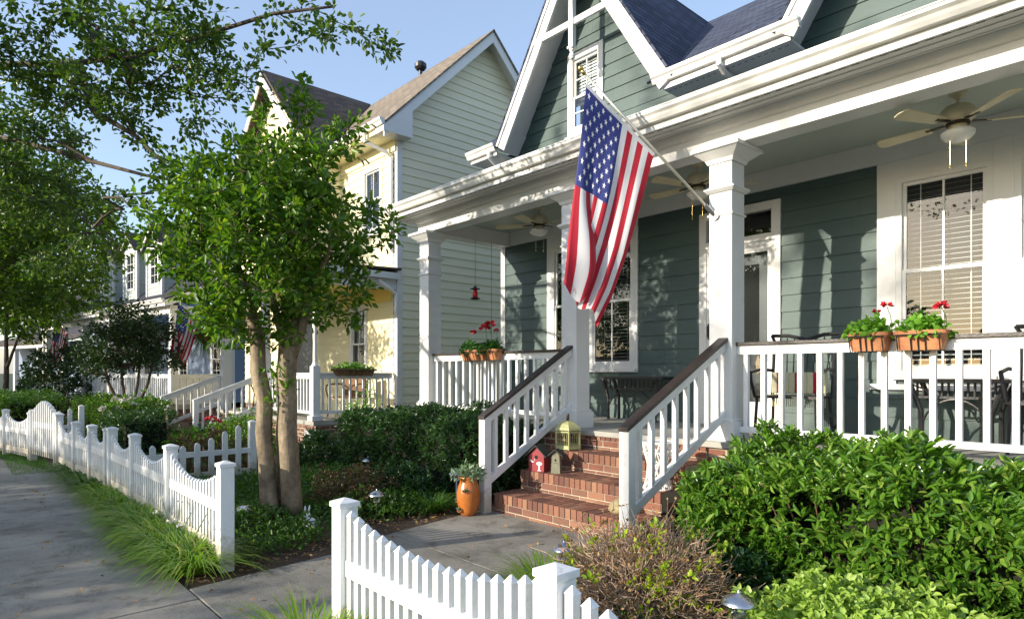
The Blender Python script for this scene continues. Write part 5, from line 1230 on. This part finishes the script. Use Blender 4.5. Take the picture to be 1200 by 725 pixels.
# ------------------------------------------------------------------ strap-leaf clumps, ground cover
def straps(label, c, n, L, mat='blade', W=.011, droop=.62, r=.07, grp='strap-leaf clumps along the fences', name='liriope_clump', flowers=0):
    t = thing(name, label, 'plant', c, group=grp); a = rng.uniform(0, 6.28, n); rr = rng.uniform(0, 1, n)**.5
    P = np.stack([c[0]+r*rr*np.cos(a), c[1]+r*rr*np.sin(a), np.full(n, c[2])], 1); D = np.stack([np.cos(a+rng.normal(size=n)*.4), np.sin(a+rng.normal(size=n)*.4), rng.uniform(.7, 2.6, n)], 1)
    blades_obj('leaves', P, D, L, W, droop, mat, t)
    for k in range(flowers): a = random.random()*6.28; q = (c[0]+.2*math.cos(a), c[1]+.2*math.sin(a), L*.75+random.random()*.1); flower(t, q, .022, 'petal_white', 8, stem=(c[0],c[1],.05))
    return t
x = -5.08; i = 0; ORD = ['nearest the walkway', 'second from the walkway', 'third from the walkway', 'fourth from the walkway', 'fifth from the walkway', 'sixth from the walkway', 'seventh from the walkway', 'eighth from the walkway', 'ninth from the walkway', 'tenth from the walkway', 'eleventh from the walkway', 'twelfth from the walkway', 'thirteenth from the walkway', 'fourteenth from the walkway', 'fifteenth from the walkway', 'sixteenth from the walkway', 'seventeenth from the walkway', 'eighteenth from the walkway', 'nineteenth from the walkway', 'twentieth from the walkway']
while x > -11.6 and i < 20:
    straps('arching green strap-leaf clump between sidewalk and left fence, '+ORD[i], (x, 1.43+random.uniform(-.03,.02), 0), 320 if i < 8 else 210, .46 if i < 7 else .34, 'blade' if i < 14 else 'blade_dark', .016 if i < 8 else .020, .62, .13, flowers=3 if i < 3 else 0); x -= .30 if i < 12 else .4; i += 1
for x, y, l, q in ((-2.82,1.33,.56,'left of two bright strap-leaf clumps at the foot of the near fence'), (-3.06,1.36,.54,'bright strap-leaf clump at the near corner post base'), (-2.58,1.33,.50,'bright strap-leaf clump at the bottom edge, streetward of the near fence')): straps(q, (x,y,0), 260, l, 'blade', .010, .38, .07)
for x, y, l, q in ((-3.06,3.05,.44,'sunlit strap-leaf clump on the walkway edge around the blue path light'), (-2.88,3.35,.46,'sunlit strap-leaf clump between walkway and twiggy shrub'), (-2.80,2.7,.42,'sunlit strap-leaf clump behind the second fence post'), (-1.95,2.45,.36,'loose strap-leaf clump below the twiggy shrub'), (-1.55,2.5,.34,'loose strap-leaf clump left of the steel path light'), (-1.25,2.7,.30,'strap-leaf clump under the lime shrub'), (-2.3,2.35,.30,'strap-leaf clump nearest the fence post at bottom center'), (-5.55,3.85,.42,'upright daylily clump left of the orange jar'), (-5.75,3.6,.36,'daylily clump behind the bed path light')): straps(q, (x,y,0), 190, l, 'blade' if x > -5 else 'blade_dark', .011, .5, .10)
def cover(name, label, poly, n, L, W, mat, h=.10, seed=0):
    xs = [p[0] for p in poly]; ys = [p[1] for p in poly]; P = []
    def ins(x, y):
        c = False; j = len(poly)-1
        for i in range(len(poly)):
            if (poly[i][1] > y) != (poly[j][1] > y) and x < (poly[j][0]-poly[i][0])*(y-poly[i][1])/(poly[j][1]-poly[i][1])+poly[i][0]: c = not c
            j = i
        return c
    while len(P) < n:
        x = random.uniform(min(xs), max(xs)); y = random.uniform(min(ys), max(ys))
        if not ins(x, y): continue
        d = nz((x*1.6+seed, y*1.6, 0))+.5*nz((x*5, y*5+seed, 1))
        if d < random.uniform(-.55, .1): continue
        P.append((x, y, random.uniform(0, 1)*(h*(1+1.6*max(0, d))) if h else .022)) 
    P = np.array(P); D = rng.normal(size=(len(P),3)); D[:,2] = np.abs(D[:,2])*.8+.2 if h > .05 else D[:,2]*.15+.1
    o = leaf_obj(name, P, D, L, W, mat); tag(o, label, 'ground cover'); o['kind'] = 'stuff'; return o
cover('ground_cover', 'low leafy ground cover in the bed left of the walkway', [(-7.6,1.75),(-4.98,1.75),(-5.1,2.6),(-5.4,3.2),(-5.5,4.3),(-8.6,4.4),(-9,2)], 14000, .05, .5, 'cover', .13)
cover('ground_cover', 'low foliage under the right hedge behind the near fence', [(-2.95,1.75),(.3,1.75),(.3,3.9),(-2.9,4.0)], 8000, .05, .45, 'cover', .12, 5)
cover('leaf_litter', 'dry brown leaf litter scattered over the planting beds', [(-12,1.27),(-4.72,1.27),(-4.85,2.3),(-5.1,3.0),(-5.3,4.3),(-9,4.4),(-12,4.2)], 5000, .035, .5, 'leaf_brown', .015, 9)
cover('leaf_litter', 'dry brown leaf litter under the right hedge', [(-3.0,1.3),(.3,1.3),(.3,3.9),(-3.0,4.2)], 2200, .035, .5, 'leaf_brown', .015, 11)
cover('leaf_litter', 'a few fallen leaves scattered on the sidewalk and walkway', [(-12,-.5),(-.5,-.5),(-.5,1.2),(-3.1,1.3),(-3.2,4.2),(-5.1,4.2),(-4.8,1.3),(-12,1.2)], 170, .035, .6, 'leaf_brown', .0, 15)
def grass(name, label, x0, x1, y0, y1, n, L=.07, seed=0):
    P = np.stack([rng.uniform(x0,x1,n), rng.uniform(y0,y1,n), np.zeros(n)-.01], 1); a = rng.uniform(0,6.28,n); D = np.stack([np.cos(a)*.5, np.sin(a)*.5, rng.uniform(.6,1.5,n)], 1)
    o = blades_obj(name, P, D, L, .006, .3, 'grass', None, 2); tag(o, label, 'grass'); o['kind'] = 'stuff'
grass('lawn_grass', 'small patch of lawn between the left fence and the hedge', -9.4, -6.6, 2.3, 4.3, 26000)
grass('verge_grass', 'grass strip beside the sidewalk at the far left', -17, -11.5, .78, 1.3, 6000)
grass('far_lawn', 'grass in the neighbouring front garden', -16, -9.6, 1.7, 4.0, 12000, .09)

# ------------------------------------------------------------------ trees
def rot(r, f, z): # sideways and forward offsets seen from the street corner
    return np.array([.67*r-.742*f, .742*r+.67*f, z])
t = thing('crepe_myrtle', 'three-trunked crepe myrtle with smooth tan bark and a dense green crown, left of the walkway', 'tree', (-6.24,2.49,0))
cb = np.array([-6.26,2.52,0])
def cp(px, y, f=0): return tuple(cb + rot((px-322)*.0085, f, 1.48+(436-y)*.0085))
stemsC = [[cp(312,607,-.03), cp(308,540,-.04), cp(305,470,-.05), cp(298,400,-.06), cp(288,340,-.08), cp(268,285,-.1)],
          [cp(322,604,.10), cp(323,540,.1), cp(320,470,.12), cp(322,400,.14), cp(325,330,.16), cp(318,260,.2)],
          [cp(337,606,0), cp(333,540,0), cp(331,480,0), cp(333,420,0), cp(340,370,.02), cp(352,310,.05)],
          [cp(333,440,.0), cp(326,400,.0), cp(316,350,-.04), cp(306,290,-.08)],
          [cp(336,420,.0), cp(352,375,-.05), cp(372,325,-.12), cp(392,280,-.16)]]
m = MB()
for st, rr in zip(stemsC, ([.088,.082,.078,.070,.046,.018], [.075,.066,.062,.056,.036,.014], [.104,.096,.092,.086,.056,.022], [.05,.042,.03,.014], [.055,.045,.03,.014])):
    pts = []; rad = []
    for (a, b), (ra, rb) in zip(zip(st, st[1:]), zip(rr, rr[1:])):
        for k in range(4): f_ = k/4; q = Vector(a).lerp(Vector(b), f_); q += Vector((nz(q*3)*.02, nz(q*3+Vector((9,0,0)))*.02, 0)); pts.append(q); rad.append((ra+(rb-ra)*f_)*(1+.10*nz(q*5)))
    pts.append(Vector(st[-1])); rad.append(rr[-1]); m.tube(pts, rad, 14)
m.build('trunk', 'crepe_bark', t, smooth=True)
BL = [(300,250,.85,0), (345,180,.55,0), (245,225,.58,.1), (205,200,.30,0), (398,262,.52,-.1), (290,335,.72,0), (375,330,.5,.1), (232,305,.42,-.1), (325,140,.32,.0), (350,112,.26,.1), (345,92,.12,.1), (420,160,.2,0), (412,140,.1,0), (440,268,.28,0), (415,195,.35,.1), (270,165,.3,.1), (255,280,.6,-.5), (340,260,.6,-.5), (330,250,.7,.6), (183,238,.22,0), (395,375,.25,0), (212,265,.3,.1), (268,345,.42,-.3), (350,350,.5,-.3), (300,370,.4,-.4), (170,190,.13,.1), (455,255,.16,0), (452,285,.14,0), (385,150,.12,0), (318,330,.5,-.45), (320,290,.5,-.5), (318,365,.35,-.3), (345,230,.5,-.4), (375,215,.4,-.2), (310,200,.4,-.2)]
blobs = []
for px, y, r, f in BL: q = cp(px, y, f); blobs.append((q[0], q[1], q[2], r, r, r*.88))
T = blob_targets(blobs, 150, -.09, 2.4); A, par, rad, kids, nst = tree(None, stemsC, T, .2, .0022, .5, wob=.12)
m = MB(); tree_mesh(m, A, par, rad, nst, 6); m.build('branches', 'crepe_bark', t)
P, D = twig_leaves(A, par, rad, kids, .009, 90, .10, nst); print('crepe leaves', len(P)); leaf_obj('crown', P, D, .083, .52, 'leaf_crepe', t)
# suckers low on the trunks
P, D = [], []
for px, y in ((330,440),(322,455),(318,470),(338,452),(326,430),(310,440)): q = np.array(cp(px, y, -.15)); k = 14; P.append(q+rng.normal(size=(k,3))*.05); D.append(rng.normal(size=(k,3)))
leaf_obj('shoots', np.concatenate(P), np.concatenate(D), .06, .5, 'leaf_crepe', t)

t = thing('small_tree', 'small dark multi-stemmed tree in the neighbouring garden, in front of the blue house', 'tree', (-17.6,3.4,0)); bx = np.array([-17.6,3.4,0])
st = [[tuple(bx+rot(.05*k,0,0)), tuple(bx+rot(.16*k,0,.6)), tuple(bx+rot(.38*k,.05*k,1.2)), tuple(bx+rot(.5*k,.1*k,1.9))] for k in (-1.2,-.4,.5,1.1)]
m = MB()
for s in st: m.tube(s, [.045,.04,.035,.02], 8)
m.build('trunk', 'bark', t)
T = blob_targets([tuple(bx+rot(-.2,0,2.15))+(1.0,1.0,.6), tuple(bx+rot(.5,0,2.3))+(.8,.8,.55), tuple(bx+rot(-.6,.2,1.7))+(.7,.7,.35), tuple(bx+rot(.1,0,2.8))+(.6,.6,.45), tuple(bx+rot(.75,0,1.8))+(.6,.6,.3)], 170, -.3)
A, par, rad, kids, nst = tree(None, st, T, .3, .004, .5, wob=.1); m = MB(); tree_mesh(m, A, par, rad, nst, 5); m.build('branches', 'bark', t)
P, D = twig_leaves(A, par, rad, kids, .012, 60, .14, nst); print('maple leaves', len(P)); leaf_obj('crown', P, D, .085, .6, 'leaf_maple', t)

def big_tree(label, base, h, stems, blobs, dens, per, L, W, mat, maxr=.02, spread=.2, rt=.16, name='street_tree', step=.5, nside=6, group=None, tip=.004, lr=.55):
    t = thing(name, label, 'tree', base, group=group); m = MB()
    for i, s in enumerate(stems):
        pts = []; rs = []
        for k, (a, b) in enumerate(zip(s, s[1:])):
            for q in range(3): pts.append(Vector(a).lerp(Vector(b), q/3)); 
        pts.append(Vector(s[-1])); r0 = rt*(1 if i == 0 else lr); rs = [r0*(1-.75*k/(len(pts)-1)) for k in range(len(pts))]; m.tube(pts, rs, 12)
    m.build('trunk', 'bark', t, smooth=True); T = blob_targets(blobs, dens); A, par, rad, kids, nst = tree(None, stems, T, step, tip, .5, wob=.1)
    m = MB(); tree_mesh(m, A, par, rad, nst, nside); m.build('branches', 'bark', t)
    P, D = twig_leaves(A, par, rad, kids, maxr, per, spread, nst); print(label[:20], 'leaves', len(P)); leaf_obj('crown', P, D, L, W, mat, t); return t
# overhanging oak: trunk in the verge, limbs reaching over the sidewalk
ob = (-8.6,-1.35,0)
big_tree('oak leaning over the sidewalk, its dark leafy limbs filling the top left corner', ob, 9,
  [[ob, (-8.55,-1.3,1.6), (-8.6,-1.2,3.2), (-8.8,-1.1,5.0), (-8.9,-1.0,7.0)],
   [(-8.6,-1.2,3.4)]+[(-10.71, 0.08, 5.27), (-9.51, 0.52, 5.08), (-8.3, 1.11, 4.85), (-7.35, 1.56, 4.76), (-6.62, 1.92, 4.78), (-5.87, 2.3, 4.82), (-5.31, 2.62, 4.77)],
   [(-8.6,-1.25,2.9)]+[(-11.89, 0.27, 4.95), (-10.36, 0.91, 4.46), (-9.13, 1.39, 4.04), (-8.14, 1.73, 3.72), (-7.49, 2.0, 3.54)],
   [(-8.3, 1.11, 4.85), (-8.3, 1.26, 4.37), (-7.75, 1.57, 4.01), (-7.26, 1.82, 3.54)]],
  [(-8.0, 0.85, 5.17, 0.66, 0.66, 0.4), (-7.18, 1.3, 4.84, 0.46, 0.46, 0.28), (-6.54, 1.71, 4.85, 0.49, 0.49, 0.29), (-6.13, 2.16, 4.65, 0.45, 0.45, 0.27), (-5.61, 2.44, 4.78, 0.35, 0.35, 0.21), (-5.29, 2.65, 4.53, 0.22, 0.22, 0.13), (-5.02, 2.8, 4.47, 0.17, 0.17, 0.1), (-4.91, 2.91, 4.32, 0.11, 0.11, 0.07), (-6.7, 1.83, 4.33, 0.35, 0.35, 0.21), (-7.3, 1.47, 4.51, 0.35, 0.35, 0.21), (-6.32, 2.11, 4.25, 0.25, 0.25, 0.15), (-8.61, 0.91, 4.7, 0.52, 0.52, 0.31), (-10.06, 0.8, 4.46, 0.65, 0.65, 0.39), (-9.63, 1.28, 4.35, 0.28, 0.28, 0.17), (-10.57, 0.98, 3.79, 0.69, 0.69, 0.41), (-7.98, 1.61, 4.18, 0.3, 0.3, 0.18), (-7.28, 1.78, 3.8, 0.3, 0.3, 0.18), (-6.86, 1.95, 3.95, 0.24, 0.24, 0.14), (-9.72, 1.48, 3.32, 0.29, 0.29, 0.17), (-7.92, 1.68, 3.38, 0.25, 0.25, 0.15), (-11.07, 1.17, 3.13, 0.55, 0.55, 0.33), (-8.94, 1.45, 3.49, 0.25, 0.25, 0.15), (-8.61, 0.61, 4.93, 0.55, 0.55, 0.33)]*3+[(-10.2,.9,4.3,.9,.7,.35), (-8.2,1.4,4.75,.8,.5,.3), (-7.6,1.4,4.4,.7,.6,.3), (-6.6,1.9,4.6,.7,.5,.3)]*2+[(-9,-.8,6.6,1.2,1.1,.8), (-8.8,-2.5,5.2,1.0,.8,.8)],
  95, 80, .066, .6, 'leaf_oak_dark', .0095, .12, .14, 'oak_tree', .3, 5, tip=.0016, lr=.32)
big_tree('leafy sunlit tree at the far left, in front of the blue house roof', (-16.5,-.9,0), 8,
  [[(-16.5,-.9,0), (-16.4,-.8,1.5), (-16.5,-.7,3), (-16.6,-.6,5)], [(-16.4,-.8,2.2), (-15.9,.2,3.1), (-15.5,1.1,3.6)], [(-16.5,-.7,2.8), (-16.9,.4,4.2), (-17,1.6,5.4)]],
  [(-15.9,1.1,3.6,1.6,1.5,1.0), (-16.4,1.4,5.0,1.9,1.7,1.2), (-15.2,.4,4.6,1.5,1.4,1.1), (-17.5,1.9,3.4,1.4,1.3,.9), (-16.5,-.5,6.4,2,2,1.3), (-16.8,-1.5,4,1.6,1.5,1.3), (-18.0,2.3,4.8,1.6,1.4,1.1)],
  26, 50, .13, .55, 'leaf_far', .03, .24, .10)
big_tree('slender tree in front of the farthest grey house, at the left edge', (-29.7,1.9,0), 8,
  [[(-29.7,1.75,0), (-29.6,1.8,1.5), (-29.8,1.8,3), (-29.8,1.9,5)], [(-29.6,1.8,1.6), (-29.2,2.1,2.7), (-28.8,2.4,3.6)]],
  [(-29.4,2.4,3.9,2.0,1.6,1.2), (-30,1.6,5.6,2.4,2,1.5), (-28.2,2.6,5.2,1.5,1.4,1.1), (-31.2,2.2,4.2,1.8,1.5,1.1), (-30,2.0,7.2,1.8,1.8,1.2)],
  18, 36, .18, .55, 'leaf_far', .035, .3, .11)
# trees across the road (they throw the shade on the sidewalk and house fronts)
def far_side(label, x, y, h, z0, blobs, dens, per=30, L=.24, mat='leaf_oak'):
    big_tree(label, (x,y,0), h, [[(x,y,0), (x+.1,y,z0*.6), (x,y+.1,z0), (x+.1,y,h*.75)]], blobs, dens, per, L, .55, mat, .03, .3, .17, 'street_tree', .6, 5, group='trees across the road')
far_side('low spreading tree across the road, nearest of the row', -10.6, -12, 6, 2.2, [(-10.6,-12,3.3,2.2,1.8,1.2), (-12.4,-12.3,4.6,1.9,1.5,1.6), (-8.6,-12.2,3.2,1.9,1.5,1.1)], 11)
far_side('low spreading tree across the road, second of the row', -14.6, -12, 6, 2.2, [(-14.2,-12,4.2,2.1,1.8,1.8), (-16.2,-12.3,3.4,1.8,1.5,1.2)], 9)
far_side('low spreading tree across the road, third of the row', -18.8, -12, 6, 2.2, [(-18.8,-12,3.4,2.3,1.8,1.4), (-21.4,-12.3,4.2,2.2,1.5,1.8), (-24.5,-12.3,5,2.2,1.5,2)], 8)
far_side('tall open-crowned tree across the road', -9.5, -17, 15, 5, [(-9.5,-17,9.2,3.6,2.5,1.6), (-12.5,-17,11.4,3.2,2.5,1.6), (-8,-17,10.6,2.4,2.5,1.6), (-11.2,-17,13.4,3,2.5,1.7), (-14.2,-17,13.6,2.2,2,1.5)], .6, 12, .2)
far_side('broad tree across the road at the far end of the row', -31, -12, 9, 2.5, [(-30,-12,6.6,3.2,2,2.6), (-34,-12,6.2,3.2,2,2.8), (-27,-12,5.2,2,1.6,1.6)], 3.5, 20, .3)
